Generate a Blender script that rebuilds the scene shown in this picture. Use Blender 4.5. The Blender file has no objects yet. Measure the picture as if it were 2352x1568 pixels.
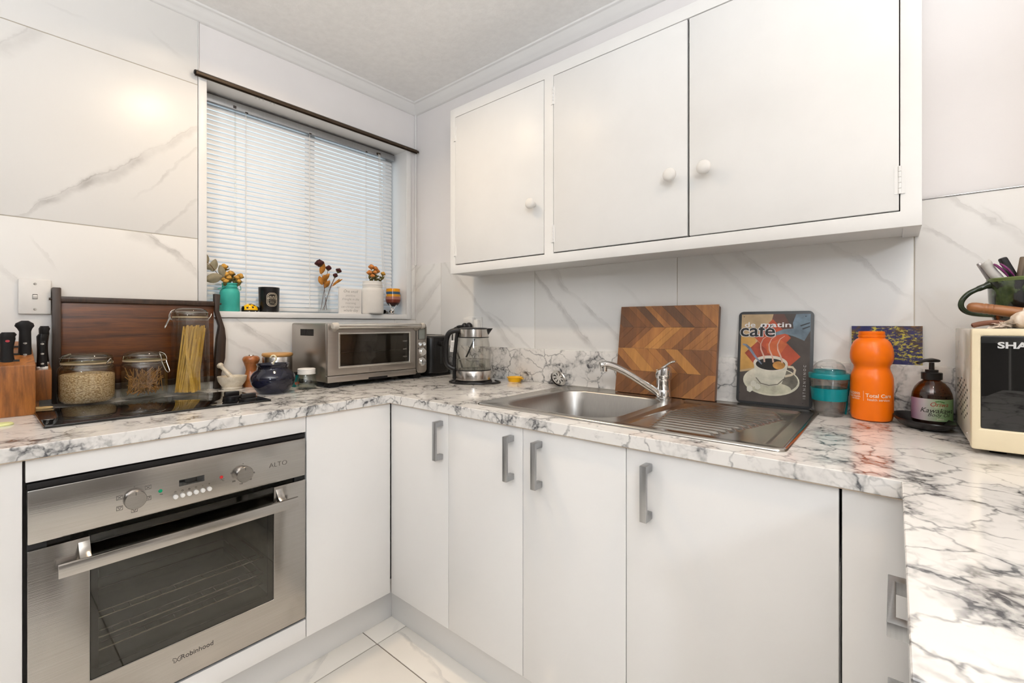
import bpy, bmesh, math, random
from mathutils import Matrix, Vector
random.seed(7)
PI = math.pi
D = bpy.data
SC = bpy.context.scene
COL = SC.collection

# ---------------------------------------------------------------- camera
cam_d = D.cameras.new('camera'); cam = D.objects.new('camera', cam_d); COL.objects.link(cam)
cam_d.sensor_width = 36.0; cam_d.lens = 16.0; cam_d.sensor_fit = 'HORIZONTAL'
cam_d.shift_y = -40.0 / 2352.0
cam_d.clip_start = 0.02
cam.location = (2.091, -1.6335, 1.13)
cam.rotation_euler = (PI / 2, 0, math.radians(40.07))
SC.camera = cam
CAM = Vector(cam.location)

# ---------------------------------------------------------------- view
SC.view_settings.view_transform = 'Standard'
SC.view_settings.look = 'None'
SC.view_settings.gamma = 1.0
SC.view_settings.use_curve_mapping = False
SC.view_settings.exposure = 0.0
SC.cycles.use_denoising = True
SC.cycles.max_bounces = 8
SC.cycles.diffuse_bounces = 4
SC.cycles.use_light_tree = False
SC.cycles.adaptive_threshold = 0.02
SC.cycles.transparent_max_bounces = 16
SC.cycles.sample_clamp_indirect = 6.0
SC.cycles.caustics_reflective = False
SC.cycles.caustics_refractive = False

# ---------------------------------------------------------------- world: bright overcast daylight
W = D.worlds.new('overcast_sky'); SC.world = W; W.use_nodes = True
bg = W.node_tree.nodes['Background']
bg.inputs[0].default_value = (0.80, 0.90, 1.0, 1); bg.inputs[1].default_value = 1.4

# ---------------------------------------------------------------- lights: warm downlights, cool living-area pendant, uplighters added behind the viewer as ceiling fill
CEIL = 2.36
WARM = (1.0, 0.78, 0.54); COOL = (0.84, 0.92, 1.0)
def area(name, loc, rot, power, sx, sy, col):
    l = D.lights.new(name, 'AREA'); l.shape = 'RECTANGLE' if sy else 'DISK'; l.size = sx
    if sy: l.size_y = sy
    l.energy = power; l.color = col
    o = D.objects.new(name, l); o.location = loc; o.rotation_euler = rot; COL.objects.link(o); return o
DOWN = [(0.62, -0.90), (2.38, -0.90)]
DPOW = [6.6, 3.4]
def point(name, loc, power, r, col):
    l = D.lights.new(name, 'POINT'); l.energy = power; l.color = col; l.shadow_soft_size = r
    o = D.objects.new(name, l); o.location = loc; COL.objects.link(o); return o
for (x, y), pw in zip(DOWN, DPOW):
    area('downlight_beam', (x, y, CEIL - 0.008), (0, 0, 0), pw, 0.09, 0, WARM).data.spread = math.radians(150)
FILL_UP = [(1.95, -2.40, 1.72), (2.75, -1.85, 1.72)]
for p_ in FILL_UP: area('ceiling_fill_beam', p_, (PI, 0, 0), 43, 0.26, 0, (1.0, 0.99, 0.98))     # added fill: no known lamps here, they brighten the ceiling for bounce
LIV = (3.95, -3.65, 2.15)
point('pendant_glow', LIV, 88, 0.14, COOL)

# ---------------------------------------------------------------- mesh helpers
class MB:
    def __init__(s): s.v = []; s.f = []
    def add(s, vs, fs):
        n = len(s.v); s.v += [tuple(v) for v in vs]; s.f += [tuple(i + n for i in f) for f in fs]; return s
    def box(s, x0, x1, y0, y1, z0, z1):
        return s.add([(x0,y0,z0),(x1,y0,z0),(x1,y1,z0),(x0,y1,z0),(x0,y0,z1),(x1,y0,z1),(x1,y1,z1),(x0,y1,z1)],
                     [(0,3,2,1),(4,5,6,7),(0,1,5,4),(1,2,6,5),(2,3,7,6),(3,0,4,7)])
    def lathe(s, prof, n=32, c=(0,0), closed=False, sx=1.0, sy=1.0, sup=None):
        vs = []; fs = []; rings = []
        for r, z in prof:
            if r < 1e-6:
                rings.append([len(vs)]); vs.append((c[0], c[1], z))
            else:
                ids = []
                for k in range(n):
                    a = 2 * PI * k / n; ca, sa = math.cos(a), math.sin(a)
                    if sup:
                        q = (abs(ca) ** sup + abs(sa) ** sup) ** (-1.0 / sup); ca *= q; sa *= q
                    ids.append(len(vs)); vs.append((c[0] + r * ca * sx, c[1] + r * sa * sy, z))
                rings.append(ids)
        m = len(rings)
        for i in range(m if closed else m - 1):
            A, B = rings[i], rings[(i + 1) % m]
            if len(A) == 1 and len(B) == 1: continue
            for k in range(n):
                k2 = (k + 1) % n
                if len(A) == 1: fs.append((A[0], B[k2], B[k]))
                elif len(B) == 1: fs.append((A[k], A[k2], B[0]))
                else: fs.append((A[k], A[k2], B[k2], B[k]))
        return s.add(vs, fs)
    def tube(s, pts, r, n=10, caps=True, flat=1.0):
        pts = [Vector(p) for p in pts]; m = len(pts)
        rs = r if isinstance(r, (list, tuple)) else [r] * m
        vs = []; fs = []; up = None
        for i, p in enumerate(pts):
            t = (pts[min(i + 1, m - 1)] - pts[max(i - 1, 0)])
            if t.length < 1e-9: t = Vector((0, 0, 1))
            t.normalize()
            if up is None:
                up = Vector((0, 0, 1)) if abs(t.z) < 0.9 else Vector((1, 0, 0))
            u = up - t * up.dot(t)
            if u.length < 1e-5: u = Vector((1, 0, 0)) - t * t.x
            u.normalize(); w = t.cross(u); up = u
            for k in range(n):
                a = 2 * PI * k / n
                vs.append(p + u * (math.cos(a) * rs[i] * flat) + w * (math.sin(a) * rs[i]))
        for i in range(m - 1):
            for k in range(n):
                k2 = (k + 1) % n
                fs.append((i*n+k, i*n+k2, (i+1)*n+k2, (i+1)*n+k))
        if caps:
            fs.append(tuple(reversed(range(n)))); fs.append(tuple((m-1)*n + k for k in range(n)))
        return s.add(vs, fs)
    def prism(s, poly, h0, h1, f=None):
        """poly in local (a, b); f(a, b, h) -> xyz"""
        f = f or (lambda a, b, h: (a, b, h)); n = len(poly)
        ar = sum(poly[i][0]*poly[(i+1) % n][1] - poly[(i+1) % n][0]*poly[i][1] for i in range(n))
        if ar < 0: poly = list(reversed(poly))
        vs = [f(a, b, h0) for a, b in poly] + [f(a, b, h1) for a, b in poly]
        fs = [tuple(reversed(range(n))), tuple(range(n, 2*n))] + [(i, (i+1) % n, n+(i+1) % n, n+i) for i in range(n)]
        return s.add(vs, fs)
    def cells(s, xs, ys, inc, z0, z1):
        """plate with holes: cells of the xs/ys grid for which inc(xm, ym)"""
        nx, ny = len(xs)-1, len(ys)-1
        I = [[bool(inc((xs[i]+xs[i+1])/2, (ys[j]+ys[j+1])/2)) for j in range(ny)] for i in range(nx)]
        ok = lambda i, j: 0 <= i < nx and 0 <= j < ny and I[i][j]
        vid = {}; vs = []; fs = []
        def V(i, j, t):
            k = (i, j, t)
            if k not in vid: vid[k] = len(vs); vs.append((xs[i], ys[j], z1 if t else z0))
            return vid[k]
        for i in range(nx):
            for j in range(ny):
                if not I[i][j]: continue
                fs.append((V(i,j,1),V(i+1,j,1),V(i+1,j+1,1),V(i,j+1,1)))
                fs.append((V(i,j,0),V(i,j+1,0),V(i+1,j+1,0),V(i+1,j,0)))
                if not ok(i,j-1): fs.append((V(i,j,0),V(i+1,j,0),V(i+1,j,1),V(i,j,1)))
                if not ok(i,j+1): fs.append((V(i+1,j+1,0),V(i,j+1,0),V(i,j+1,1),V(i+1,j+1,1)))
                if not ok(i-1,j): fs.append((V(i,j+1,0),V(i,j,0),V(i,j,1),V(i,j+1,1)))
                if not ok(i+1,j): fs.append((V(i+1,j,0),V(i+1,j+1,0),V(i+1,j+1,1),V(i+1,j,1)))
        return s.add(vs, fs)
    def grid(s, nu, nv, f, closed_u=False):
        vs = [f(i / nu, j / nv) for i in range(nu + 1) for j in range(nv + 1)]; m = nv + 1
        return s.add(vs, [(i*m+j, (i+1)*m+j, (i+1)*m+j+1, i*m+j+1) for i in range(nu) for j in range(nv)])
    def ball(s, c, rx, ry=None, rz=None, n=16, m=10):
        ry = ry or rx; rz = rz or rx
        k = MB().lathe([(math.sin(PI*i/m), -math.cos(PI*i/m)) for i in range(m+1)], n)
        return s.add([(c[0]+x*rx, c[1]+y*ry, c[2]+z*rz) for x, y, z in k.v], k.f)
    def map(s, f): s.v = [tuple(f(*v)) for v in s.v]; return s
    def xf(s, M): s.v = [tuple(M @ Vector(v)) for v in s.v]; return s
    def mesh(s, name, mat, bevel=0, seg=2, smooth=True, ang=35):
        me = D.meshes.new(name); me.from_pydata(s.v, [], s.f); me.update()
        bm = bmesh.new(); bm.from_mesh(me)
        bmesh.ops.remove_doubles(bm, verts=bm.verts, dist=1e-6)
        bmesh.ops.recalc_face_normals(bm, faces=bm.faces)
        if bevel:
            es = [e for e in bm.edges if len(e.link_faces) == 2 and e.calc_face_angle(0) > 0.6]
            bmesh.ops.bevel(bm, geom=es, offset=bevel, segments=seg, profile=0.5, affect='EDGES', clamp_overlap=True)
        bm.to_mesh(me); bm.free()
        if smooth:
            for p in me.polygons: p.use_smooth = True
            me.set_sharp_from_angle(angle=math.radians(ang))
        if mat is not None: me.materials.append(mat)
        return me
    def build(s, name, mat, parent=None, **k):
        o = D.objects.new(name, s.mesh(name, mat, **k)); COL.objects.link(o)
        if parent: o.parent = parent
        return o

def box(name, mat, parent, x0, x1, y0, y1, z0, z1, bevel=0.0015, **k):
    return MB().box(x0, x1, y0, y1, z0, z1).build(name, mat, parent, bevel=bevel, **k)
def tag(o, label, cat, group=None, kind=None):
    o['label'] = label; o['category'] = cat
    if group: o['group'] = group
    if kind: o['kind'] = kind
    return o
def thing(name, label, cat, loc=(0,0,0), rz=0, group=None, kind=None):
    o = D.objects.new(name, None); COL.objects.link(o); o.empty_display_size = 0.05
    o.location = loc; o.rotation_euler = (0, 0, rz)
    return tag(o, label, cat, group, kind)
def inst(o, parent=None, loc=None, rot=None, scale=None):
    c = o.copy(); COL.objects.link(c); c.parent = parent if parent else o.parent
    if loc is not None: c.location = loc
    if rot is not None: c.rotation_euler = rot
    if scale is not None: c.scale = scale
    return c
def rrect(x0, x1, y0, y1, r, n=6):
    out = []
    for cx, cy, a0 in ((x1-r, y0+r, -PI/2), (x1-r, y1-r, 0), (x0+r, y1-r, PI/2), (x0+r, y0+r, PI)):
        for k in range(n+1):
            a = a0 + PI/2*k/n; out.append((cx + r*math.cos(a), cy + r*math.sin(a)))
    return out
def ellipse(cx, cy, a, b, n=32, a0=0, a1=2*PI):
    full = abs(a1-a0-2*PI) < 1e-6
    return [(cx + a*math.cos(a0+(a1-a0)*k/(n if full else n-1)), cy + b*math.sin(a0+(a1-a0)*k/(n if full else n-1))) for k in range(n)]
def ribbon(pts, w):
    """flat polygon around a 2D polyline; w number or list"""
    n = len(pts); ws = w if isinstance(w, (list, tuple)) else [w]*n; L = []; R = []
    for i, (x, y) in enumerate(pts):
        ax, ay = pts[max(i-1, 0)]; bx, by = pts[min(i+1, n-1)]
        tx, ty = bx-ax, by-ay; l = math.hypot(tx, ty) or 1; nx, ny = -ty/l, tx/l
        L.append((x+nx*ws[i]/2, y+ny*ws[i]/2)); R.append((x-nx*ws[i]/2, y-ny*ws[i]/2))
    return L + R[::-1]
def smoothpts(pts, k=6):
    """Catmull-Rom through points"""
    P_ = [Vector(p) for p in pts]; out = []
    for i in range(len(P_)-1):
        p0, p1, p2, p3 = P_[max(i-1, 0)], P_[i], P_[i+1], P_[min(i+2, len(P_)-1)]
        for j in range(k):
            t = j/k
            out.append(0.5*((2*p1) + (p2-p0)*t + (2*p0-5*p1+4*p2-p3)*t*t + (3*p1-p0-3*p2+p3)*t**3))
    out.append(P_[-1]); return [tuple(v) for v in out]
def clip_rect(poly, x0, x1, y0, y1):
    def cut(ps, inside, inter):
        o = []
        for i in range(len(ps)):
            a, b = ps[i-1], ps[i]
            if inside(b):
                if not inside(a): o.append(inter(a, b))
                o.append(b)
            elif inside(a): o.append(inter(a, b))
        return o
    def ix(c): return lambda a, b: (c, a[1] + (b[1]-a[1])*(c-a[0])/(b[0]-a[0]))
    def iy(c): return lambda a, b: (a[0] + (b[0]-a[0])*(c-a[1])/(b[1]-a[1]), c)
    for ins, it in ((lambda p: p[0] >= x0, ix(x0)), (lambda p: p[0] <= x1, ix(x1)), (lambda p: p[1] >= y0, iy(y0)), (lambda p: p[1] <= y1, iy(y1))):
        if len(poly) < 3: return []
        poly = cut(poly, ins, it)
    return poly if len(poly) >= 3 else []
_tc = {}
def text_polys(s, size, shear=0.0, bold=0.0, space=1.0):
    """mesh verts/faces of a line of lettering, baseline at y=0, centred on x=0"""
    cu = D.curves.new('lettering', 'FONT'); cu.body = s; cu.size = size; cu.shear = shear; cu.offset = bold
    cu.align_x = 'CENTER'; cu.space_character = space; cu.resolution_u = 4
    o = D.objects.new('lettering_tmp', cu); COL.objects.link(o)
    dg = bpy.context.evaluated_depsgraph_get(); dg.update()
    me = D.meshes.new_from_object(o.evaluated_get(dg))
    v = [tuple(p.co) for p in me.vertices]; f = [tuple(p.vertices) for p in me.polygons]
    D.objects.remove(o); D.meshes.remove(me); D.curves.remove(cu)
    return v, f
def lettering(s, size, mat, parent, f, shear=0.0, bold=0.0, space=1.0, name='lettering', sx=1.0):
    """f(x, y) -> xyz places the flat letters"""
    v, fc = text_polys(s, size, shear, bold, space)
    b = MB().add([f(x*sx, y) for x, y, z in v], fc)
    me = D.meshes.new(name); me.from_pydata(b.v, [], b.f); me.update(); me.materials.append(mat)
    o = D.objects.new(name, me); COL.objects.link(o); o.parent = parent; return o
def front(x, z, y=0.0):        # plane facing -y
    return lambda a, b: (x + a, y, z + b)
def around(R, th, z, c=(0,0)):
    return lambda a, b: (c[0] + R*math.cos(th + a/R), c[1] + R*math.sin(th + a/R), z + b)

# ---------------------------------------------------------------- materials
def C4(c): return (c[0], c[1], c[2], 1.0)
class NT:
    def __init__(s, name):
        s.m = D.materials.new(name); s.m.use_nodes = True; s.t = s.m.node_tree; s.N = s.t.nodes; s.L = s.t.links
        s.b = s.N['Principled BSDF']; s.out = s.N['Material Output']
    def n(s, typ, **k):
        o = s.N.new(typ)
        for a, v in k.items(): setattr(o, a, v)
        return o
    def set(s, sock, v):
        if hasattr(v, 'links') or isinstance(v, bpy.types.NodeSocket): s.L.new(v, sock)
        else: sock.default_value = v
    def math(s, op, a, b=0.0, c=0.0, clamp=False):
        o = s.n('ShaderNodeMath', operation=op, use_clamp=clamp)
        for i, v in enumerate((a, b, c)): s.set(o.inputs[i], v)
        return o.outputs[0]
    def vec(s, op, a, b=(0,0,0)):
        o = s.n('ShaderNodeVectorMath', operation=op); s.set(o.inputs[0], a); s.set(o.inputs[1], b)
        return o.outputs['Value'] if op in ('DOT_PRODUCT', 'LENGTH', 'DISTANCE') else o.outputs[0]
    def pos(s): return s.n('ShaderNodeNewGeometry').outputs['Position']
    def obj(s): return s.n('ShaderNodeTexCoord').outputs['Object']
    def map(s, v, scale=(1,1,1), rot=(0,0,0), loc=(0,0,0)):
        o = s.n('ShaderNodeMapping'); s.set(o.inputs['Vector'], v)
        o.inputs['Scale'].default_value = scale; o.inputs['Rotation'].default_value = rot; o.inputs['Location'].default_value = loc
        return o.outputs[0]
    def noise(s, v, scale, detail=3, rough=0.55, dist=0.0, col=False):
        o = s.n('ShaderNodeTexNoise'); s.set(o.inputs['Vector'], v); o.inputs['Scale'].default_value = scale
        o.inputs['Detail'].default_value = detail; o.inputs['Roughness'].default_value = rough; o.inputs['Distortion'].default_value = dist
        return o.outputs['Color' if col else 'Fac']
    def ramp(s, f, stops, interp='LINEAR'):
        o = s.n('ShaderNodeValToRGB'); s.set(o.inputs[0], f); o.color_ramp.interpolation = interp
        e = o.color_ramp.elements
        while len(e) < len(stops): e.new(0.5)
        for i, (p, c) in enumerate(stops): e[i].position = p; e[i].color = C4(c) if not isinstance(c, (int, float)) else (c, c, c, 1)
        return o.outputs[0]
    def rng(s, v, a, b, c=0.0, d=1.0, smooth=True):
        o = s.n('ShaderNodeMapRange', interpolation_type='SMOOTHSTEP' if smooth else 'LINEAR')
        for i, x in enumerate((v, a, b, c, d)): s.set(o.inputs[i], x)
        return o.outputs[0]
    def mix(s, f, a, b, blend='MIX'):
        o = s.n('ShaderNodeMix', data_type='RGBA', blend_type=blend)
        s.set(o.inputs[0], f)
        for i, v in ((6, a), (7, b)): s.set(o.inputs[i], C4(v) if isinstance(v, (tuple, list)) else v)
        return o.outputs[2]
    def bump(s, h, strength=0.1, dist=0.01):
        o = s.n('ShaderNodeBump'); s.set(o.inputs['Height'], h); o.inputs['Strength'].default_value = strength
        o.inputs['Distance'].default_value = dist; s.L.new(o.outputs[0], s.b.inputs['Normal'])
    def col(s, v): s.set(s.b.inputs['Base Color'], C4(v) if isinstance(v, (tuple, list)) else v)
    def p(s, **k):
        for a, v in k.items(): s.set(s.b.inputs[a.replace('_', ' ')], v)
        return s
def plain(name, c, rough=0.5, metal=0.0, var=0.06, scale=30.0, bump=0.0, bscale=200.0, coat=0.0, spec=0.32, **k):
    """solid-coloured stuff with a little procedural variation"""
    t = NT(name); q = t.obj()
    d = tuple(max(0, x*(1-var)) for x in c); l = tuple(min(1, x*(1+var*0.5)) for x in c)
    t.col(t.ramp(t.noise(q, scale), [(0.3, d), (0.7, l)]))
    t.p(Roughness=rough, Metallic=metal, Coat_Weight=coat, Coat_Roughness=0.05)
    t.b.inputs['Specular IOR Level'].default_value = spec
    if bump: t.bump(t.noise(q, bscale, 2), bump, 0.002)
    for a, v in k.items(): t.b.inputs[a.replace('_', ' ')].default_value = v
    return t.m
def thin_glass(name, tint=(0.96, 0.98, 0.97), rough=0.0, edge=1.0, ior=1.45):
    t = NT(name)
    tr = t.n('ShaderNodeBsdfTransparent'); gl = t.n('ShaderNodeBsdfGlossy'); mx = t.n('ShaderNodeMixShader'); fr = t.n('ShaderNodeLayerWeight')
    gl.inputs['Roughness'].default_value = rough
    q = t.obj(); tr.inputs[0].default_value = C4(tint)
    t.L.new(t.mix(t.noise(q, 8), tint, tuple(x*0.97 for x in tint)), tr.inputs[0])
    fac = t.math('ADD', t.math('MULTIPLY', t.math('POWER', fr.outputs['Facing'], 4.0), 0.55*edge), 0.045*edge, clamp=True); t.L.new(fac, mx.inputs[0]); t.L.new(tr.outputs[0], mx.inputs[1]); t.L.new(gl.outputs[0], mx.inputs[2])
    t.L.new(mx.outputs[0], t.out.inputs[0]); t.N.remove(t.b)
    return t.m
def wood(name, dark, light, axis='x', ring=14.0, stretch=0.08, rough=0.45, world=False, lines=0.5, coat=0.0):
    t = NT(name); q = t.pos() if world else t.obj()
    sc = {'x': (stretch, 1, 1), 'y': (1, stretch, 1), 'z': (1, 1, stretch)}[axis]
    q = t.map(q, sc)
    w = t.noise(q, ring, 5, 0.6, 1.2); f = t.noise(q, ring*9, 3, 0.7)
    h = t.math('ADD', t.math('MULTIPLY', w, 1-0.4*lines), t.math('MULTIPLY', f, 0.4*lines))
    t.col(t.ramp(h, [(0.30, dark), (0.52, tuple((a+b)/2 for a, b in zip(dark, light))), (0.72, light)]))
    t.p(Roughness=rough, Coat_Weight=coat); t.bump(h, 0.12, 0.002)
    return t.m
def steel(name, c=(0.62, 0.60, 0.58), rough=0.28, axis='x', amt=0.25, sc=700.0):
    t = NT(name); q = t.obj()
    s = {'x': (0.01, 1, 1), 'y': (1, 0.01, 1), 'z': (1, 1, 0.01)}[axis]
    n = t.noise(t.map(q, s), sc, 2, 0.5)
    t.col(t.ramp(n, [(0.3, tuple(x*0.9 for x in c)), (0.7, c)])); t.p(Metallic=1.0, Roughness=rough)
    t.bump(n, amt, 0.0008)
    return t.m
def vein_tile(name, veins, plane, base=(0.80, 0.79, 0.775), rough=0.34):
    """pale porcelain tile with its own soft grey veins; plane 'x' (u = y) or 'y' (u = x) or 'z' floor (u = x, v = y)"""
    t = NT(name); q = t.pos()
    sp = t.n('ShaderNodeSeparateXYZ'); t.L.new(q, sp.inputs[0])
    cb = t.n('ShaderNodeCombineXYZ'); ui, vi = {'x': (1, 2), 'y': (0, 2), 'z': (0, 1)}[plane]
    t.L.new(sp.outputs[ui], cb.inputs[0]); t.L.new(sp.outputs[vi], cb.inputs[1])
    p0 = cb.outputs[0]
    n1 = t.noise(p0, 9, 4, 0.6, col=True); n2 = t.noise(p0, 30, 3, 0.6, col=True)
    off = t.vec('ADD', t.vec('MULTIPLY', t.vec('SUBTRACT', n1, (0.5, 0.5, 0.5)), (0.055, 0.055, 0)), t.vec('MULTIPLY', t.vec('SUBTRACT', n2, (0.5, 0.5, 0.5)), (0.012, 0.012, 0)))
    p = t.vec('ADD', p0, off)
    st = t.noise(p0, 7, 5, 0.65)                       # breaks the veins up
    streak = None
    tot = None
    for (u0, v0, u1, v1, w, s) in veins:
        l = math.hypot(u1-u0, v1-v0); dx, dy = (u1-u0)/l, (v1-v0)/l
        d = t.vec('SUBTRACT', p, (u0, v0, 0))
        al = t.vec('DOT_PRODUCT', d, (dx, dy, 0)); pe = t.vec('DOT_PRODUCT', d, (-dy, dx, 0))
        e0 = t.rng(al, -0.035, 0.015); e1 = t.rng(al, l-0.015, l+0.035, 1, 0)
        soft = t.rng(t.math('ABSOLUTE', pe), 0, w*1.7, 1, 0)
        core = t.rng(t.math('ABSOLUTE', t.math('SUBTRACT', pe, w*0.75)), 0, max(0.0014, w*0.22), 1, 0)
        k = t.math('MULTIPLY', t.math('MULTIPLY', e0, e1), t.math('ADD', t.math('MULTIPLY', soft, 0.75*s), t.math('MULTIPLY', core, 0.55*s)))
        tot = k if tot is None else t.math('ADD', tot, k)
    cl = t.rng(t.noise(p0, 3.2, 4, 0.6, 0.6), 0.55, 0.8, 0, 0.10)
    if tot is None: f = cl
    else: f = t.math('ADD', t.math('MULTIPLY', tot, t.rng(st, 0.30, 0.62, 0.35, 1.0)), cl)
    t.col(t.mix(t.math('MULTIPLY', f, 1.0, clamp=True), base, (0.40, 0.385, 0.37)))
    t.p(Roughness=rough); t.bump(t.noise(q, 600, 2), 0.02, 0.0005)
    return t.m

M = {}
def laminate(name):
    t = NT(name); q = t.pos()
    q1 = t.vec('ADD', q, t.vec('MULTIPLY', t.vec('SUBTRACT', t.noise(q, 9, 4, 0.6, col=True), (0.5,)*3), (0.09, 0.09, 0.09)))
    q2 = t.vec('ADD', q1, t.vec('MULTIPLY', t.vec('SUBTRACT', t.noise(q, 45, 3, 0.6, col=True), (0.5,)*3), (0.016, 0.016, 0.016)))
    v = t.n('ShaderNodeTexVoronoi', feature='DISTANCE_TO_EDGE'); t.L.new(q2, v.inputs['Vector']); v.inputs['Scale'].default_value = 13
    v2 = t.n('ShaderNodeTexVoronoi', feature='DISTANCE_TO_EDGE'); t.L.new(q2, v2.inputs['Vector']); v2.inputs['Scale'].default_value = 34
    m1 = t.rng(t.noise(q, 6, 4, 0.6), 0.36, 0.56)
    m2 = t.rng(t.noise(t.map(q, loc=(5, 3, 1)), 6.5, 4, 0.65), 0.46, 0.62)
    l1 = t.math('MULTIPLY', t.rng(v.outputs['Distance'], 0.0, 0.055, 1, 0), m1)
    l2 = t.math('MULTIPLY', t.rng(v2.outputs['Distance'], 0.0, 0.14, 1, 0), m2)
    sm = t.math('MULTIPLY', t.rng(v.outputs['Distance'], 0.0, 0.34, 1, 0), t.math('MULTIPLY', m2, 0.55))
    cl = t.math('MULTIPLY', t.rng(t.noise(q1, 22, 6, 0.7), 0.54, 0.72, 0, 0.5), t.rng(t.noise(t.map(q, loc=(2, 8, 3)), 5, 3), 0.45, 0.6))
    f = t.math('ADD', t.math('ADD', t.math('ADD', t.math('MULTIPLY', l1, 0.70), t.math('MULTIPLY', l2, 0.45)), sm), cl, clamp=True)
    f = t.math('MULTIPLY', f, t.rng(t.noise(q, 60, 3, 0.6), 0.25, 0.6, 0.40, 1.0))
    t.col(t.mix(f, (0.77, 0.748, 0.722), (0.07, 0.07, 0.075)))
    t.p(Roughness=0.12); t.b.inputs['Specular IOR Level'].default_value = 0.5
    return t.m

M['laminate'] = laminate('marble_laminate')
M['door'] = plain('white_gloss_door', (0.82, 0.81, 0.80), 0.13, var=0.02, scale=3, spec=0.5)
M['paint'] = plain('white_cabinet_paint', (0.83, 0.828, 0.822), 0.38, var=0.025, scale=6, bump=0.03, bscale=60)
M['wallpaint'] = plain('lilac_grey_wall_paint', (0.85, 0.83, 0.835), 0.6, var=0.02, scale=5, bump=0.05, bscale=300)
M['ceiling'] = plain('ceiling_plaster', (0.91, 0.91, 0.905), 0.8, var=0.04, scale=40, bump=0.35, bscale=90)
M['darkwall'] = plain('reflection_dimming_taupe', (0.20, 0.18, 0.16), 0.7, var=0.03, scale=5)  # for unseen walls, made dark so the steel reflects a dim room
M['trim'] = plain('trim_paint', (0.82, 0.82, 0.82), 0.35, var=0.02, scale=6)
M['grout'] = plain('grout', (0.50, 0.455, 0.39), 0.8)
M['dark_grout'] = plain('dark_floor_grout', (0.20, 0.165, 0.13), 0.8)
M['alu'] = steel('brushed_aluminium', (0.43, 0.435, 0.44), 0.34, 'z', 0.12, 400)
M['steel'] = steel('brushed_steel', (0.43, 0.405, 0.38), 0.21, 'x', 0.13, 700)
M['steel2'] = steel('toaster_oven_steel', (0.42, 0.385, 0.35), 0.33, 'x', 0.2, 500)
M['sink'] = steel('sink_steel', (0.46, 0.435, 0.40), 0.20, 'x', 0.06, 500)
M['bowl'] = steel('sink_bowl_steel', (0.42, 0.40, 0.375), 0.36, 'z', 0.15, 500)
M['chrome'] = plain('chrome', (0.75, 0.74, 0.73), 0.07, 1.0, var=0.03)
M['wire'] = plain('wire_metal', (0.70, 0.68, 0.64), 0.22, 1.0)
M['black'] = plain('black_plastic', (0.010, 0.009, 0.009), 0.30, var=0.2, spec=0.3)
M['blackm'] = plain('black_matte', (0.010, 0.009, 0.009), 0.5, var=0.2, spec=0.2)
M['blackglass'] = plain('black_ceramic_glass', (0.004, 0.004, 0.004), 0.03, var=0.2, spec=0.6)
M['dark'] = plain('dark_gap', (0.02, 0.02, 0.02), 0.7)
M['brown'] = plain('bronze_track', (0.055, 0.036, 0.022), 0.4, 0.3)
M['white'] = plain('white_plastic', (0.80, 0.78, 0.75), 0.35, var=0.03)
M['glass'] = thin_glass('clear_glass', (0.965, 0.97, 0.955), edge=1.2)
M['pane'] = thin_glass('window_pane', (0.95, 0.98, 0.98))
M['ink'] = plain('black_print', (0.03, 0.027, 0.025), 0.5)
M['ink2'] = plain('grey_print', (0.07, 0.06, 0.055), 0.5)
M['teal'] = plain('teal_plastic', (0.0, 0.17, 0.19), 0.3)
M['orange'] = plain('orange_plastic', (0.78, 0.15, 0.002), 0.33, var=0.04, scale=8)
# ================================================================ THE ROOM
CT = 0.873            # worktop height
LX, BY, RX = 0.687, -0.653, 2.10      # worktop front edges: left run, back run, right run
DX, DY, RDX = 0.677, -0.643, 2.118    # door faces
X1, Y1 = 5.0, -4.6    # far ends of the room
OX0, OX1, OZ0, OZ1 = -1.034, -0.073, 1.182, 2.095   # window opening (y, z)

# floor: grout bed + tiles
fl = MB().box(-0.1, X1+0.1, Y1-0.1, 0.1, -0.08, -0.003).build('floor', M['dark_grout'])
tag(fl, 'cream marbled tiled kitchen floor with thin dark joints', 'floor', kind='structure')
FV = [vein_tile('floor_tile_glaze_a', [(0.60, -1.05, 1.0, -0.74, 0.012, 0.5), (0.72, -0.95, 0.9, -1.3, 0.008, 0.3), (0.66,-0.6,0.75,-0.68,0.006,0.3)], 'z', (0.90, 0.855, 0.79), 0.12),
      vein_tile('floor_tile_glaze_b', [(0.70, -0.62, 1.25, -0.70, 0.006, 0.5), (0.95, -0.68, 1.2, -0.62, 0.008, 0.3), (0.55, -0.8, 0.67, -0.95, 0.01, 0.5), (0.60, -1.1, 0.68, -1.25, 0.006, 0.5)], 'z', (0.90, 0.855, 0.79), 0.12)]
tx = [0.69 + 0.6*k for k in range(-2, 8)]; ty = [-0.709 + 0.6*k for k in range(-7, 3)]
for i in range(len(tx)-1):
    for j in range(len(ty)-1):
        x0, x1 = max(tx[i]+0.002, 0), min(tx[i+1]-0.002, X1); y0, y1 = max(ty[j]+0.002, Y1), min(ty[j+1]-0.002, 0)
        if x1-x0 < 0.02 or y1-y0 < 0.02: continue
        box('floor_tile', FV[(i+j) % 2], fl, x0, x1, y0, y1, -0.003, 0.0, bevel=0.0006)

ce = MB().box(-0.2, X1+0.1, Y1-0.1, 0.2, CEIL, CEIL+0.1).build('ceiling', M['ceiling'])
tag(ce, 'white plastered ceiling with faint stipple', 'ceiling', kind='structure')

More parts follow.
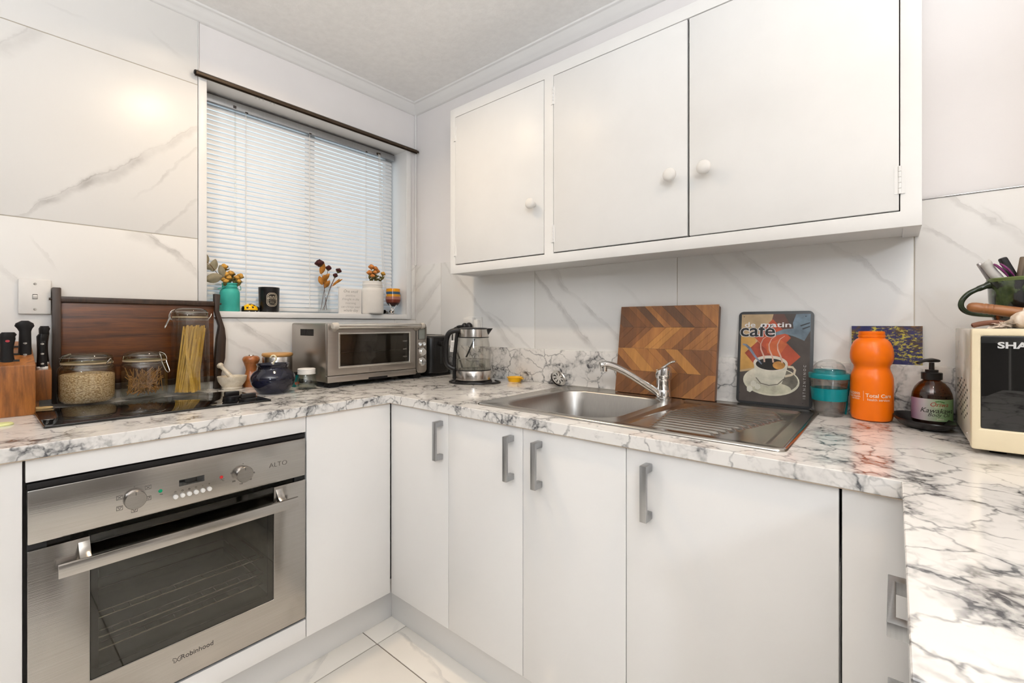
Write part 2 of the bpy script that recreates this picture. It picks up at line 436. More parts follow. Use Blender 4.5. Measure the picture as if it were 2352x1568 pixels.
# left wall (window wall), hole for the window
wl = MB().cells([Y1, OX0-0.016, OX1+0.016, 0.0], [0, OZ0-0.016, OZ1+0.016, CEIL], lambda y, z: not (OX0-0.02 < y < OX1+0.02 and OZ0-0.02 < z < OZ1+0.02), -0.20, 0.0).map(lambda a, b, h: (h, a, b)).build('wall_left', M['wallpaint'], smooth=False)
tag(wl, 'window wall with marbled tiles and pale lilac paint above', 'wall', kind='structure')
wb = MB().box(-0.2, X1, 0.0, 0.15, 0, CEIL).build('wall_back', M['wallpaint'], smooth=False)
tag(wb, 'sink wall with marbled tiles below and pale lilac paint above', 'wall', kind='structure')
wr = MB().box(2.86, 2.98, -1.22, 0.0, 0, CEIL).build('wall_right', M['wallpaint'], smooth=False)
tag(wr, 'short painted wall at the end of the right worktop', 'wall', kind='structure')
wf = MB().box(-0.2, X1, Y1-0.12, Y1, 0, CEIL).build('wall_front', M['darkwall'], smooth=False)
tag(wf, 'unseen wall behind the viewer, coloured dark to dim reflections', 'wall', kind='structure')
wo = MB().box(X1, X1+0.12, Y1, 0.0, 0, CEIL).build('wall_far', M['darkwall'], smooth=False)
tag(wo, 'unseen wall of the living area, coloured dark to dim reflections', 'wall', kind='structure')

# wall tiles -- each with the veins it shows
LV = {
 'top': [(-1.454,2.157,-1.391,2.154,0.0043,0.15), (-1.2,2.2,-1.12,2.15,0.005,0.15)],
 'mid': [(-1.576,1.962,-1.488,2.067,0.0173,0.35), (-1.533,1.462,-1.464,1.52,0.0054,0.5), (-1.474,1.512,-1.364,1.618,0.0126,0.6), (-1.381,1.601,-1.229,1.725,0.0177,0.55), (-1.254,1.709,-1.062,1.891,0.0125,0.45), (-1.248,1.584,-1.164,1.683,0.0047,0.25), (-1.178,1.668,-1.062,1.823,0.0049,0.3), (-1.197,1.458,-1.062,1.611,0.0056,0.35)],
 'low': [(-1.266,1.452,-1.184,1.427,0.0171,0.35), (-1.21,1.456,-1.138,1.397,0.0096,0.6), (-1.151,1.412,-1.062,1.328,0.0115,0.6), (-1.508,1.391,-1.464,1.322,0.0034,0.25), (-1.576,1.301,-1.546,1.26,0.0066,0.3)],
 'win': [(-0.945,1.159,-0.88,1.101,0.0161,0.45), (-0.896,1.115,-0.755,1.003,0.0128,0.5), (-0.969,1.07,-0.845,0.998,0.0053,0.25), (-0.862,1.091,-0.717,1.02,0.0148,0.3)],
 'cor': [(-0.045,1.42,-0.003,1.46,0.003,0.5), (-0.045,1.30,0.0,1.36,0.006,0.35), (-0.045,1.17,0,1.21,0.006,0.3)]}
TF = 0.006
for k, y0, y1, z0, z1 in (('top', -2.262, -1.0635, 2.0655, 2.318), ('mid', -2.262, -1.0635, 1.4645, 2.0625), ('low', -2.262, -1.0635, 0.86, 1.4615), ('win', -1.0605, 0.0, 0.86, 1.154), ('cor', -0.041, 0.0, 1.1555, 1.462)):
    box('wall_tile', vein_tile('wall_tile_glaze_' + k, LV[k], 'x'), wl, 0.0, TF, y0, y1, z0, z1, bevel=0.0008)
box('tile_edge_trim', M['trim'], wl, 0.0, 0.009, -1.0632, -1.0608, 2.125, 2.312, bevel=0.0005)
gb = box('grout_bed', M['grout'], wl, 0.0, 0.0045, -2.262, -1.0625, 0.86, 2.31, bevel=0)
box('grout_bed', M['grout'], wl, 0.0, 0.0045, -1.0625, 0.0, 0.86, 1.155, bevel=0)
BV = {
 'a': [(0.188,1.471,-0.02,1.31,0.0071,0.35), (0.22,1.374,0.0,1.185,0.0211,0.45), (0.22,1.233,0.115,1.116,0.0117,0.4), (0.077,1.469,-0.04,1.391,0.0061,0.3)],
 'b': [(0.241,1.466,0.299,1.392,0.0058,0.4), (0.326,1.395,0.477,1.248,0.0091,0.45), (0.47,1.253,0.589,1.149,0.0088,0.5), (0.575,1.16,0.728,1.02,0.0149,0.5), (0.569,1.185,0.646,1.149,0.0053,0.4), (0.646,1.149,0.835,1.02,0.0063,0.35)],
 'c': [(0.843,1.37,0.996,1.19,0.0098,0.6), (0.984,1.213,1.124,1.057,0.015,0.6), (1.114,1.069,1.175,1.017,0.0108,0.45), (0.95,1.365,1.018,1.286,0.0133,0.25), (0.996,1.306,1.145,1.182,0.0075,0.35), (1.124,1.2,1.28,1.069,0.009,0.35), (1.28,1.289,1.403,1.169,0.0068,0.12)],
 'd': [(1.618,1.344,1.752,1.206,0.0119,0.2), (1.687,1.367,1.825,1.244,0.013,0.35), (1.801,1.273,1.938,1.135,0.0069,0.2), (1.894,1.399,2.019,1.309,0.0053,0.3), (2.01,1.319,2.104,1.22,0.0062,0.45), (1.872,1.162,2.0,1.06,0.0093,0.2)],
 'e': [(2.199,1.46,2.284,1.382,0.0056,0.45), (2.269,1.404,2.335,1.322,0.0141,0.4), (2.147,1.381,2.165,1.371,0.0046,0.3), (2.161,1.377,2.215,1.325,0.0046,0.4), (2.207,1.335,2.254,1.288,0.0039,0.35), (2.14,1.193,2.191,1.123,0.0029,0.15)]}
bj = [TF, 0.223, 0.855, 1.495, 2.131, 2.767]
for i, k in enumerate('abcde'):
    box('wall_tile', vein_tile('wall_tile_glaze_back_' + k, BV[k], 'y'), wb, bj[i]+0.0012, bj[i+1]-0.0012, -TF, 0.0, 0.86, 1.4595, bevel=0.0008)
box('grout_bed', M['grout'], wb, TF, 2.767, -0.0045, 0.0, 0.86, 1.459, bevel=0)
box('tile_edge_trim', M['chrome'], wb, 2.142, 2.86, -0.008, 0.0, 1.4598, 1.4625, bevel=0.0004)

# cornice
prof = [(0.0, 2.312), (0.007, 2.312), (0.012, 2.318), (0.024, 2.326), (0.036, 2.338), (0.043, 2.350), (0.047, 2.3515), (0.053, 2.3515), (0.056, 2.355), (0.056, CEIL+0.001), (0.0, CEIL+0.001)]
for nm, lab, far in (('trim_1', 'coved white cornice above the window wall', 0), ('trim_2', 'coved white cornice above the sink wall', 1)):
    m = MB(); n = len(prof); ln = X1 if far else -Y1
    vs = [(r, -r, z) for r, z in prof] + ([(ln, -r, z) for r, z in prof] if far else [(r, -ln, z) for r, z in prof])
    m.add(vs, [(i, (i+1) % n, n+(i+1) % n, n+i) for i in range(n)])
    tag(m.build(nm, M['trim'], ang=60), lab, 'cornice', kind='structure')
# painted corner bead
tag(MB().tube([(0.006, -0.006, 1.462), (0.006, -0.006, 2.315)], 0.006, 8).build('trim_3', M['trim']), 'thin painted bead in the corner between the two walls', 'trim', kind='structure')

# ---------------------------------------------------------------- window
wn = thing('window_1', 'white framed kitchen window above the toaster oven', 'window', (0, 0, 0), kind='structure')
AF = 0.014
box('architrave', M['trim'], wn, 0.0, AF, -1.062, OX0, 1.157, 2.115, bevel=0.002)
box('architrave', M['trim'], wn, 0.0, AF, OX1, -0.043, 1.157, 2.115, bevel=0.002)
box('architrave', M['trim'], wn, 0.0, AF, OX0, OX1, OZ1, 2.118, bevel=0.002)
box('sill', M['trim'], wn, -0.19, AF+0.002, OX0-0.0, OX1+0.0, 1.157, OZ0, bevel=0.002)
box('jamb', M['trim'], wn, -0.19, 0.001, OX0-0.015, OX0, OZ0, OZ1, bevel=0)
box('jamb', M['trim'], wn, -0.19, 0.001, OX1, OX1+0.015, OZ0, OZ1, bevel=0)
box('head_jamb', M['trim'], wn, -0.19, 0.001, OX0, OX1, OZ1, OZ1+0.015, bevel=0)
fr = MB().cells([OX0, OX0+0.035, -0.56, -0.525, OX1-0.035, OX1], [OZ0, OZ0+0.03, OZ1-0.035, OZ1], lambda y, z: y < OX0+0.035 or y > OX1-0.035 or -0.56 < y < -0.525 or z < OZ0+0.03 or z > OZ1-0.035, -0.165, -0.135).map(lambda a, b, h: (h, a, b)).build('window_frame', M['white'], wn, smooth=False)
box('pane', M['pane'], wn, -0.152, -0.148, OX0+0.03, OX1-0.03, OZ0+0.025, OZ1-0.03, bevel=0)

# ---------------------------------------------------------------- venetian blind
slatm = NT('white_slat'); slatm.col(slatm.ramp(slatm.noise(slatm.obj(), 12), [(0.3, (0.80, 0.80, 0.80)), (0.7, (0.85, 0.85, 0.85))])); slatm.p(Roughness=0.35)
# enamel slats let a little daylight through
_tr = slatm.n('ShaderNodeBsdfTranslucent'); _tr.inputs[0].default_value = (0.85, 0.88, 0.92, 1); _mx = slatm.n('ShaderNodeMixShader'); _mx.inputs[0].default_value = 0.14
slatm.L.new(slatm.b.outputs[0], _mx.inputs[1]); slatm.L.new(_tr.outputs[0], _mx.inputs[2]); slatm.L.new(_mx.outputs[0], slatm.out.inputs[0])
M['slat'] = slatm.m
vb = thing('venetian_blind', 'closed white venetian blind hanging in the window', 'blind', (-0.097, 0, 0))
BL0, BL1 = -1.029, -0.100
box('head_rail', M['alu'], vb, -0.014, 0.020, BL0, BL1+0.012, 2.052, 2.083, bevel=0.002)
box('mounting_strip', M['ink2'], vb, -0.014, 0.018, BL0, BL1+0.010, 2.083, 2.087, bevel=0)
tilt = math.radians(60); sw = 0.0255
def slat_pt(u, v):
    s = (v-0.5)*sw; c = 0.0034*(1-(2*v-1)**2)
    # inner edge low, outer edge high
    x = -s*math.cos(tilt) + c*math.sin(tilt); z = s*math.sin(tilt) + c*math.cos(tilt)
    return (x, BL0 + u*(BL1-BL0), z)
sm_ = MB().grid(1, 6, slat_pt).mesh('slat', M['slat'], ang=80)
NS = 41; zt, zb_ = 2.036, 1.222
for k in range(NS):
    o = D.objects.new('slat', sm_); COL.objects.link(o); o.parent = vb; o.location = (0, 0, zt + (zb_-zt)*k/(NS-1))
box('bottom_rail', M['slat'], vb, -0.011, 0.012, BL0, BL1, 1.190, 1.206, bevel=0.003)
for y in (-0.858, -0.575, -0.268):
    MB().tube([(0.0135, y, 2.052), (0.0135, y, 1.206)], 0.0012, 6).build('ladder_cord', M['white'], vb)
    box('cord_clip', M['chrome'], vb, 0.018, 0.0215, y-0.006, y+0.006, 2.049, 2.055, bevel=0)
MB().tube([(0.026, -0.905, 2.045), (0.027, -0.905, 1.52)], 0.0033, 6).build('tilt_wand', M['glass'], vb)
box('wand_clip', M['ink2'], vb, 0.019, 0.024, -0.911, -0.899, 2.055, 2.066, bevel=0.001)
box('cord_lock', M['brown'], vb, 0.019, 0.024, -0.204, -0.182, 2.057, 2.068, bevel=0.001)
MB().tube(smoothpts([(0.027, -0.198, 2.06), (0.03, -0.190, 1.7), (0.04, -0.172, 1.35), (0.085, -0.150, 1.20), (0.104, -0.146, 1.178), (0.106, -0.146, 1.12)]), 0.0014, 6).build('pull_cord', M['white'], vb)
MB().tube(smoothpts([(0.027, -0.190, 2.06), (0.03, -0.178, 1.7), (0.04, -0.162, 1.35), (0.085, -0.148, 1.20), (0.104, -0.143, 1.178), (0.106, -0.143, 1.12)]), 0.0014, 6).build('pull_cord', M['white'], vb)

# curtain track
ct = thing('curtain_track', 'dark bronze curtain track fixed above the window', 'curtain rail', (AF, 0, 2.104))
ctm = MB().prism([(0, -0.010), (0.006, -0.010), (0.006, -0.004), (0.016, -0.006), (0.020, -0.011), (0.022, -0.006), (0.020, 0.002), (0.010, 0.006), (0.005, 0.012), (0, 0.012)], -1.075, -0.006, lambda a, b, h: (a, h, b))
ctm.build('track', M['brown'], ct, ang=50)
for y in (-0.955, -0.66, -0.30, -0.02):
    MB().ball((0.013, y, 0.0062), 0.003, 0.003, 0.0015, 8, 4).build('screw', M['wire'], ct)
for y in (-0.86, -0.845, -0.83, -0.80, -0.785, -0.69):
    MB().tube([(0.012, y, -0.012), (0.012, y, -0.021)], 0.003, 6).build('glider', M['glass'], ct)
MB().ball((0.012, -1.078, -0.002), 0.007, 0.004, 0.009, 8, 6).build('end_stop', M['black'], ct)
MB().ball((0.012, -0.0045, -0.002), 0.007, 0.003, 0.008, 8, 6).build('end_stop', M['glass'], ct)

# ceiling lamps and added fill uplighters (outside the picture, they light it)
for i, (x, y) in enumerate(DOWN):
    t_ = thing('downlight', ['recessed downlight over the cooktop', 'recessed downlight over the right worktop'][i], 'downlight', (x, y, CEIL), group='recessed ceiling downlights')
    MB().lathe([(0.048, -0.001), (0.062, -0.001), (0.062, -0.006), (0.052, -0.010), (0.048, -0.004), (0.048, -0.001)], 32).build('bezel', M['white'], t_)
for i, (x, y, z) in enumerate(FILL_UP):
    t_ = thing('added_uplighter', ['added white uplighter behind the viewer, fill for the ceiling', 'added white uplighter behind the right worktop, fill for the ceiling'][i], 'floor lamp', (x, y, 0))
    MB().lathe([(0, 0), (0.13, 0), (0.13, 0.015), (0.02, 0.025), (0, 0.025)], 32).build('base', M['white'], t_)
    MB().tube([(0, 0, 0.02), (0, 0, z-0.08)], 0.011, 12).build('pole', M['white'], t_)
    MB().lathe([(0.0, z-0.09), (0.03, z-0.085), (0.14, z-0.02), (0.155, z+0.005), (0.150, z+0.005), (0.135, z-0.016), (0.0, z-0.016)], 32).build('dish', M['white'], t_)
t_ = thing('pendant_lamp', 'white globe pendant lamp of the living area', 'pendant lamp', (LIV[0], LIV[1], CEIL))
MB().lathe([(0, 0), (0.05, 0), (0.05, -0.02), (0, -0.025)], 24).build('ceiling_rose', M['white'], t_)
MB().tube([(0, 0, -0.02), (0, 0, -0.18)], 0.004, 8).build('cable', M['white'], t_)
# ================================================================ WORKTOP
SX0, SX1, SY0, SY1 = 1.060, 1.925, -0.592, -0.047          # sink outline
WEND = -1.193                                             # near end of the right run
wt = thing('worktop', 'continuous white and grey marbled laminate worktop on three sides', 'worktop', (0, 0, 0))
wtop = MB().cells([0.006, LX, 1.095, 1.89, RX, 2.86], [-2.3, WEND, BY, -0.572, -0.068, -0.006],
    lambda x, y: (x < LX or y > BY or (x > RX and y > WEND)) and not (1.095 < x < 1.89 and -0.572 < y < -0.068), CT-0.030, CT)
wtop.build('worktop_slab', M['laminate'], wt, bevel=0.0012, seg=1)
tag(box('upstand', M['laminate'], None, 0.007, 2.858, -0.020, -0.0065, CT, 1.020, bevel=0.0012), 'marbled laminate upstand strip along the sink wall', 'upstand')
tanedge = plain('tan_substrate', (0.62, 0.50, 0.38), 0.7)
MB().cells([0.05, LX-0.003, 1.095, 1.89, RX+0.003, 2.8], [-2.29, WEND+0.003, BY+0.003, -0.572, -0.068, -0.05], lambda x, y: (x < LX-0.003 or y > BY+0.003 or (x > RX+0.003 and y > WEND+0.003)) and not (1.095 < x < 1.89 and -0.572 < y < -0.068), CT-0.032, CT-0.0301).build('substrate_edge', tanedge, wt, smooth=False)

# ================================================================ BASE CABINETS
HL = 0.125
def bar_handle(parent, x, z, y=0.0, horiz=False, L=HL):
    """flat bar on two posts; local frame: door face at y, facing -y"""
    m = MB()
    if not horiz:
        m.prism([(0, 0), (-0.034, 0), (-0.034, L), (0, L), (0, L-0.017), (-0.026, L-0.017), (-0.026, 0.017), (0, 0.017)], x-0.008, x+0.008, lambda a, b, h: (h, y+a, z-L+b))
    else:
        m.prism([(0, 0), (-0.034, 0), (-0.034, L), (0, L), (0, L-0.017), (-0.026, L-0.017), (-0.026, 0.017), (0, 0.017)], z-0.017, z, lambda a, b, h: (x-L/2+b, y+a, h))
    return m.build('handle', M['alu'], parent, bevel=0.0012, seg=2)
DT, DB = 0.8402, 0.147
def base_unit(name, label, x0, x1, doors, base, rz, depth=0.55, group='white base cabinets', top=0.70):
    """local frame: x along the run, door faces at y=0 facing -y"""
    t = thing(name, label, 'cabinet', base, rz, group)
    box('carcass', M['white'], t, x0+0.002, x1-0.002, 0.0195, depth, 0.148, top, bevel=0)
    for (a, b, zb, zt, hx) in doors:
        d = box('door', M['door'], t, a+0.001, b-0.001, 0.0, 0.018, zb, zt, bevel=0.0015)
        if hx is not None: bar_handle(d, hx, 0.815)
    return t
# back run (faces -y, x is world x)
B0 = (0, DY, 0)
base_unit('corner_cabinet', 'narrow white base cabinet in the inner corner with one handle', DX, 0.990, [(DX+0.001, 0.990, DB, DT, 0.957)], B0, 0)
base_unit('base_cabinet', 'white base cabinet left of the sink bowl, handle on its right edge', 0.990, 1.297, [(0.990, 1.297, DB, DT, 1.258)], B0, 0)
base_unit('base_cabinet', 'white base cabinet under the sink bowl, handle on its left edge', 1.297, 1.608, [(1.297, 1.608, DB, DT, 1.357)], B0, 0)
base_unit('base_cabinet', 'widest white base cabinet, under the drainer', 1.608, 2.018, [(1.608, 2.016, DB, DT, 1.664)], B0, 0)
fp = tag(box('corner_filler_panel', M['door'], None, 2.0195, RDX, DY+0.001, DY+0.019, 0.10, DT, bevel=0.001), 'white filler panel in the right inner corner beside the drawers', 'panel')
# left run (faces +x): rotate by 90 deg, local x = world y
L0 = (DX, 0, 0)
t = base_unit('blind_corner_cabinet', 'white base cabinet without handle between oven and inner corner', -0.957, DY, [(-0.956, DY-0.001, DB, DT, None)], L0, PI/2)
t = base_unit('base_cabinet', 'white base cabinet left of the oven', -2.15, -1.5625, [(-2.15, -1.5625, DB, DT, -1.64)], L0, PI/2)
# right run drawers (face -x): local x = -world y
rr = thing('drawer_unit', 'white drawer cabinet under the right worktop', 'cabinet', (RDX, 0, 0), -PI/2, 'white base cabinets')
box('carcass', M['white'], rr, 0.66, -WEND-0.012, 0.0195, 0.60, 0.10, CT-0.034, bevel=0)
for k in range(5):
    zt = 0.840 - 0.134*k
    d = box('drawer', M['door'], rr, 0.664, 1.18, 0.0, 0.018, zt-0.131, zt, bevel=0.0015)
    bar_handle(d, 0.9245, zt-0.036, horiz=True)
# plinths
kp = tag(box('kickboard', M['door'], None, 0.585, 0.600, -2.3, -0.571, 0.0, 0.146, bevel=0.001), 'white kickboard under the oven run', 'kickboard')
kp = tag(box('kickboard', M['door'], None, 0.600, 2.20, -0.586, -0.571, 0.0, 0.146, bevel=0.001), 'white kickboard under the sink run', 'kickboard')

# ================================================================ OVEN
oc = thing('oven_cabinet', 'white oven housing with filler strips above and below the oven', 'cabinet', L0, PI/2, 'white base cabinets')
box('top_strip', M['door'], oc, -1.559, -0.9575, 0.0, 0.018, 0.792, DT, bevel=0.0012)
box('bottom_strip', M['door'], oc, -1.559, -0.9575, 0.0, 0.018, DB, 0.204, bevel=0.0012)
ov = thing('oven', 'stainless steel built-in oven with glass door', 'oven', (DX, 0, 0), PI/2)
OX, OXR = -1.557, -0.961
MB().cells([OX, OX+0.03, OXR-0.03, OXR], [0.207, 0.24, 0.76, 0.781], lambda x, z: not (OX+0.03 < x < OXR-0.03 and 0.24 < z < 0.76), 0.0, 0.012).map(lambda a, b, h: (a, h+0.004, b)).build('surround', M['dark'], ov, smooth=False)
cp = box('control_panel', M['steel'], ov, OX, OXR, -0.006, 0.010, 0.659, 0.775, bevel=0.003)
box('top_vent', M['blackm'], ov, OX, OXR, 0.0, 0.03, 0.7752, 0.788, bevel=0.001)
# knobs
def oven_knob(x, z):
    k = MB().lathe([(0.0215, 0), (0.0215, 0.016), (0.0205, 0.0175), (0.0, 0.0175)], 32).map(lambda a, b, h: (x+a, -0.006-h, z+b)).build('knob', M['chrome'] if False else M['steel'], cp)
    box('pointer', M['ink2'], k, x-0.0006, x+0.0006, -0.0240, -0.0234, z+0.012, z+0.0195, bevel=0)
oven_knob(-1.379, 0.708); oven_knob(-1.139, 0.709)
box('display', M['blackglass'], cp, -1.289, -1.233, -0.0075, -0.005, 0.7125, 0.7285, bevel=0.001)
for k in range(6):
    MB().lathe([(0.0055, 0), (0.0055, 0.005), (0.0045, 0.0065), (0, 0.0068)], 16).map(lambda a, b, h: (-1.297+0.015*k+a, -0.006-h, 0.6885+b)).build('button', M['white'], cp)
for x, c, nm in ((-1.328, (0.0, 0.22, 0.10), 'green_lamp'), (-1.193, (0.5, 0.02, 0.02), 'red_lamp')):
    MB().lathe([(0.0042, 0), (0.0042, 0.001), (0.003, 0.0022), (0, 0.0026)], 16).map(lambda a, b, h: (x+a, -0.006-h, 0.712+b)).build('indicator_lamp', plain(nm, c, 0.2), cp)
YF = -0.0064
lettering('ALTO', 0.0195, M['ink2'], cp, front(-1.043, 0.7065, YF), bold=-0.0004, sx=1.05)
for k, s in enumerate(('o', 'o', 'o', 'o', '-', '+')):
    lettering(s, 0.009, M['ink2'], cp, front(-1.297+0.015*k, 0.6985, YF))
lettering('~', 0.012, M['ink2'], cp, front(-1.326, 0.700, YF)); lettering('°C', 0.008, M['ink2'], cp, front(-1.19, 0.7005, YF))
def icon(x, z, kind):
    m = MB()
    for a, b, c, d in ((-0.006, 0.006, 0.0042, 0.005), (-0.006, 0.006, -0.005, -0.0042), (-0.006, -0.0053, -0.005, 0.005), (0.0053, 0.006, -0.005, 0.005)):
        m.box(x+a, x+b, YF, YF+0.0006, z+c, z+d)
    for q in kind:
        m.prism(ribbon([(q[0]*0.004, q[1]*0.0035), (q[2]*0.004, q[3]*0.0035)], 0.0008), YF, YF+0.0006, lambda a, b, h: (x+a, h, z+b))
    m.build('oven_symbol', M['ink2'], cp, smooth=False)
XX = [(-1, -1, 1, 1), (-1, 1, 1, -1)]; VV = [(-1, 0.8, 0, -0.8), (0, -0.8, 1, 0.8), (-1, 0.8, 1, 0.8)]
icon(-1.3525, 0.728, XX); icon(-1.3525, 0.701, VV); icon(-1.379, 0.680, VV+[(0, -.8, 0, -1.2)]); icon(-1.4065, 0.693, VV); icon(-1.4065, 0.718, XX)
box('dot', M['ink2'], cp, -1.380, -1.378, YF, YF+0.0006, 0.735, 0.737, bevel=0); box('dot', M['ink2'], cp, -1.140, -1.138, YF, YF+0.0006, 0.735, 0.737, bevel=0)
for a, s in ((-10, '50'), (-50, '100'), (-100, '150'), (-145, '200'), (165, '250')):
    r = math.radians(a); lettering(s, 0.006, M['ink2'], cp, front(-1.139+0.0285*math.cos(r), 0.707+0.0285*math.sin(r), YF))
# door
od = MB().cells([OX, -1.458, -1.056, OXR], [0.214, 0.314, 0.646], lambda x, z: not (-1.458 < x < -1.056 and z > 0.314), 0.0, 0.016).map(lambda a, b, h: (a, h-0.006, b)).build('door', M['steel'], ov, bevel=0.002)
gl = NT('oven_door_glass')
_t = gl.n('ShaderNodeBsdfTransparent'); _g = gl.n('ShaderNodeBsdfGlossy'); _m = gl.n('ShaderNodeMixShader'); _f = gl.n('ShaderNodeFresnel')
_t.inputs[0].default_value = (0.6, 0.59, 0.55, 1); gl.L.new(gl.mix(gl.noise(gl.obj(), 3), (0.60, 0.60, 0.55), (0.66, 0.65, 0.60)), _t.inputs[0])
_g.inputs['Roughness'].default_value = 0.02; _f.inputs['IOR'].default_value = 1.6
gl.L.new(_f.outputs[0], _m.inputs[0]); gl.L.new(_t.outputs[0], _m.inputs[1]); gl.L.new(_g.outputs[0], _m.inputs[2]); gl.L.new(_m.outputs[0], gl.out.inputs[0]); gl.N.remove(gl.b)
M['ovenglass'] = gl.m
box('door_glass', M['ovenglass'], od, -1.457, -1.057, -0.0035, 0.0005, 0.315, 0.6455, bevel=0)
# black printed border behind the glass
MB().cells([-1.458, -1.443, -1.071, -1.056], [0.314, 0.329, 0.572, 0.6455], lambda x, z: not (-1.443 < x < -1.071 and 0.329 < z < 0.572), 0.0, 0.002).map(lambda a, b, h: (a, h+0.001, b)).build('glass_border', M['blackm'], od, smooth=False)
# handle: flat bar on two curved brackets
hb = box('handle', M['steel'], od, -1.514, -1.002, -0.052, -0.042, 0.586, 0.614, bevel=0.0015)
for x in (-1.468, -1.040):
    m = MB(); pr = [(-0.004, 0.640), (-0.012, 0.628), (-0.024, 0.614), (-0.044, 0.607), (-0.044, 0.590), (-0.020, 0.596), (-0.004, 0.612)]
    m.prism(pr, x-0.010, x+0.010, lambda a, b, h: (h, a, b)); m.build('bracket', M['steel'], hb, bevel=0.001)
lettering('Robinhood', 0.0165, M['ink2'], od, front(-1.2485, 0.2655, -0.0064), bold=0.0001, sx=1.0)
bf = MB(); bx_, bz_ = -1.293, 0.2705
for sgn in (-1, 1):
    for pl in ([(0, 0), (0.0035, 0.005), (0.009, 0.0065), (0.0095, 0.002), (0.006, -0.001), (0.0075, -0.005), (0.004, -0.0062), (0.001, -0.003), (0, -0.001)],):
        bf.prism(ribbon([(sgn*a, b) for a, b in pl], 0.0009), -0.0066, -0.0060, lambda a, b, h: (bx_+a, h, bz_+b))
bf.build('butterfly_emblem', M['ink2'], od, smooth=False)
# cavity + racks
cav = plain('oven_enamel', (0.60, 0.59, 0.52), 0.4, var=0.1)
MB().add([(-1.45, 0.02, 0.32), (-1.06, 0.02, 0.32), (-1.06, 0.02, 0.60), (-1.45, 0.02, 0.60), (-1.45, 0.40, 0.32), (-1.06, 0.40, 0.32), (-1.06, 0.40, 0.60), (-1.45, 0.40, 0.60)],
    [(0,1,5,4), (3,7,6,2), (0,4,7,3), (1,2,6,5), (4,5,6,7)]).build('cavity', cav, ov, smooth=False)
for z, n in ((0.385, 1), (0.432, 1), (0.355, 0)):
    m = MB()
    m.tube([(-1.44, 0.035, z), (-1.07, 0.035, z)], 0.0022, 6)
    m.tube([(-1.44, 0.37, z), (-1.07, 0.37, z)], 0.0022, 6)
    m.tube([(-1.44, 0.035, z), (-1.44, 0.37, z)], 0.0022, 6); m.tube([(-1.07, 0.035, z), (-1.07, 0.37, z)], 0.0022, 6)
    m.tube([(-1.44, 0.09, z-0.012), (-1.07, 0.09, z-0.012)], 0.0016, 6)
    for k in range(11): m.tube([(-1.41+0.031*k, 0.031, z+0.002), (-1.41+0.031*k, 0.055, z+0.002)], 0.0014, 5)
    m.build('rack', M['wire'], ov)

# ================================================================ COOKTOP
ck = thing('cooktop', 'black glass ceramic cooktop with two black knobs', 'cooktop', (0, 0, CT))
MB().prism(rrect(0.172, 0.497, -1.519, -0.987, 0.004, 3), 0.0, 0.006).build('glass_plate', M['blackglass'], ck, bevel=0.0012)
for (x, y) in ((0.369, -1.064), (0.459, -1.045)):
    k = MB().lathe([(0.026, 0.006), (0.026, 0.013), (0.022, 0.0145), (0, 0.0145)], 32, (x, y)).build('knob', M['black'], ck)
    MB().box(x-0.0085, x+0.0085, y-0.022, y+0.022, 0.012, 0.029).build('grip', M['black'], k, bevel=0.0035)
ring = plain('cooktop_ring_print', (0.05, 0.05, 0.05), 0.1)
for x, y, r in ((0.24, -1.41, 0.072), (0.40, -1.40, 0.09), (0.25, -1.17, 0.09), (0.40, -1.20, 0.072)):
    MB().lathe([(r, 0.0061), (r+0.0007, 0.0062), (r+0.0014, 0.0061)], 48, (x, y)).build('ring_marking', ring, ck)

# ================================================================ SINK
sk = thing('sink', 'stainless steel sink with bowl on the left and ribbed drainer', 'sink', (0, 0, CT))
def fill_plate(outer, holes, z):
    bm = bmesh.new(); es = []
    for lp in [outer] + holes:
        vs = [bm.verts.new((x, y, z)) for x, y in lp]
        es += [bm.edges.new((vs[i], vs[(i+1) % len(vs)])) for i in range(len(vs))]
    bmesh.ops.triangle_fill(bm, use_beauty=True, use_dissolve=False, edges=es)
    vs = [tuple(v.co) for v in bm.verts]; bm.verts.index_update(); fs = [tuple(v.index for v in f.verts) for f in bm.faces]; bm.free()
    return vs, fs
bowl_loop = lambda g, r: rrect(1.118+g, 1.515-g, -0.558+g, -0.135-g, r, 8)
dr_loop = rrect(1.545, 1.888, -0.555, -0.092, 0.012, 3)
zp = 0.0045
m = MB()
o0 = rrect(SX0, SX1, SY0, SY1, 0.022, 5); o1 = rrect(SX0+0.004, SX1-0.004, SY0+0.004, SY1-0.004, 0.02, 5); o2 = rrect(SX0+0.010, SX1-0.010, SY0+0.010, SY1-0.010, 0.016, 5); o3 = rrect(SX0+0.014, SX1-0.014, SY0+0.014, SY1-0.014, 0.014, 5)
def loft(mm, loops):
    n = len(loops[0][0]); base = []
    vs = [(x, y, z) for lp, z in loops for x, y in lp]
    mm.add(vs, [(i*n+k, i*n+(k+1) % n, (i+1)*n+(k+1) % n, (i+1)*n+k) for i in range(len(loops)-1) for k in range(n)])
loft(m, [(o0, 0.0), (o0, 0.002), (o1, 0.0065), (o2, 0.0065), (o3, zp)])
m.add(*fill_plate(o3, [bowl_loop(0, 0.085), dr_loop], zp))
m.build('rim', M['sink'], sk, ang=50)
m = MB()
loft(m, [(bowl_loop(0, 0.085), zp), (bowl_loop(0.003, 0.083), zp-0.001), (bowl_loop(0.006, 0.08), zp-0.006), (bowl_loop(0.012, 0.076), -0.10), (bowl_loop(0.018, 0.072), -0.140), (bowl_loop(0.032, 0.06), -0.156), (bowl_loop(0.06, 0.04), -0.160)])
m.add(*fill_plate(bowl_loop(0.06, 0.04), [], -0.160))
m.build('bowl', M['bowl'], sk, ang=60)
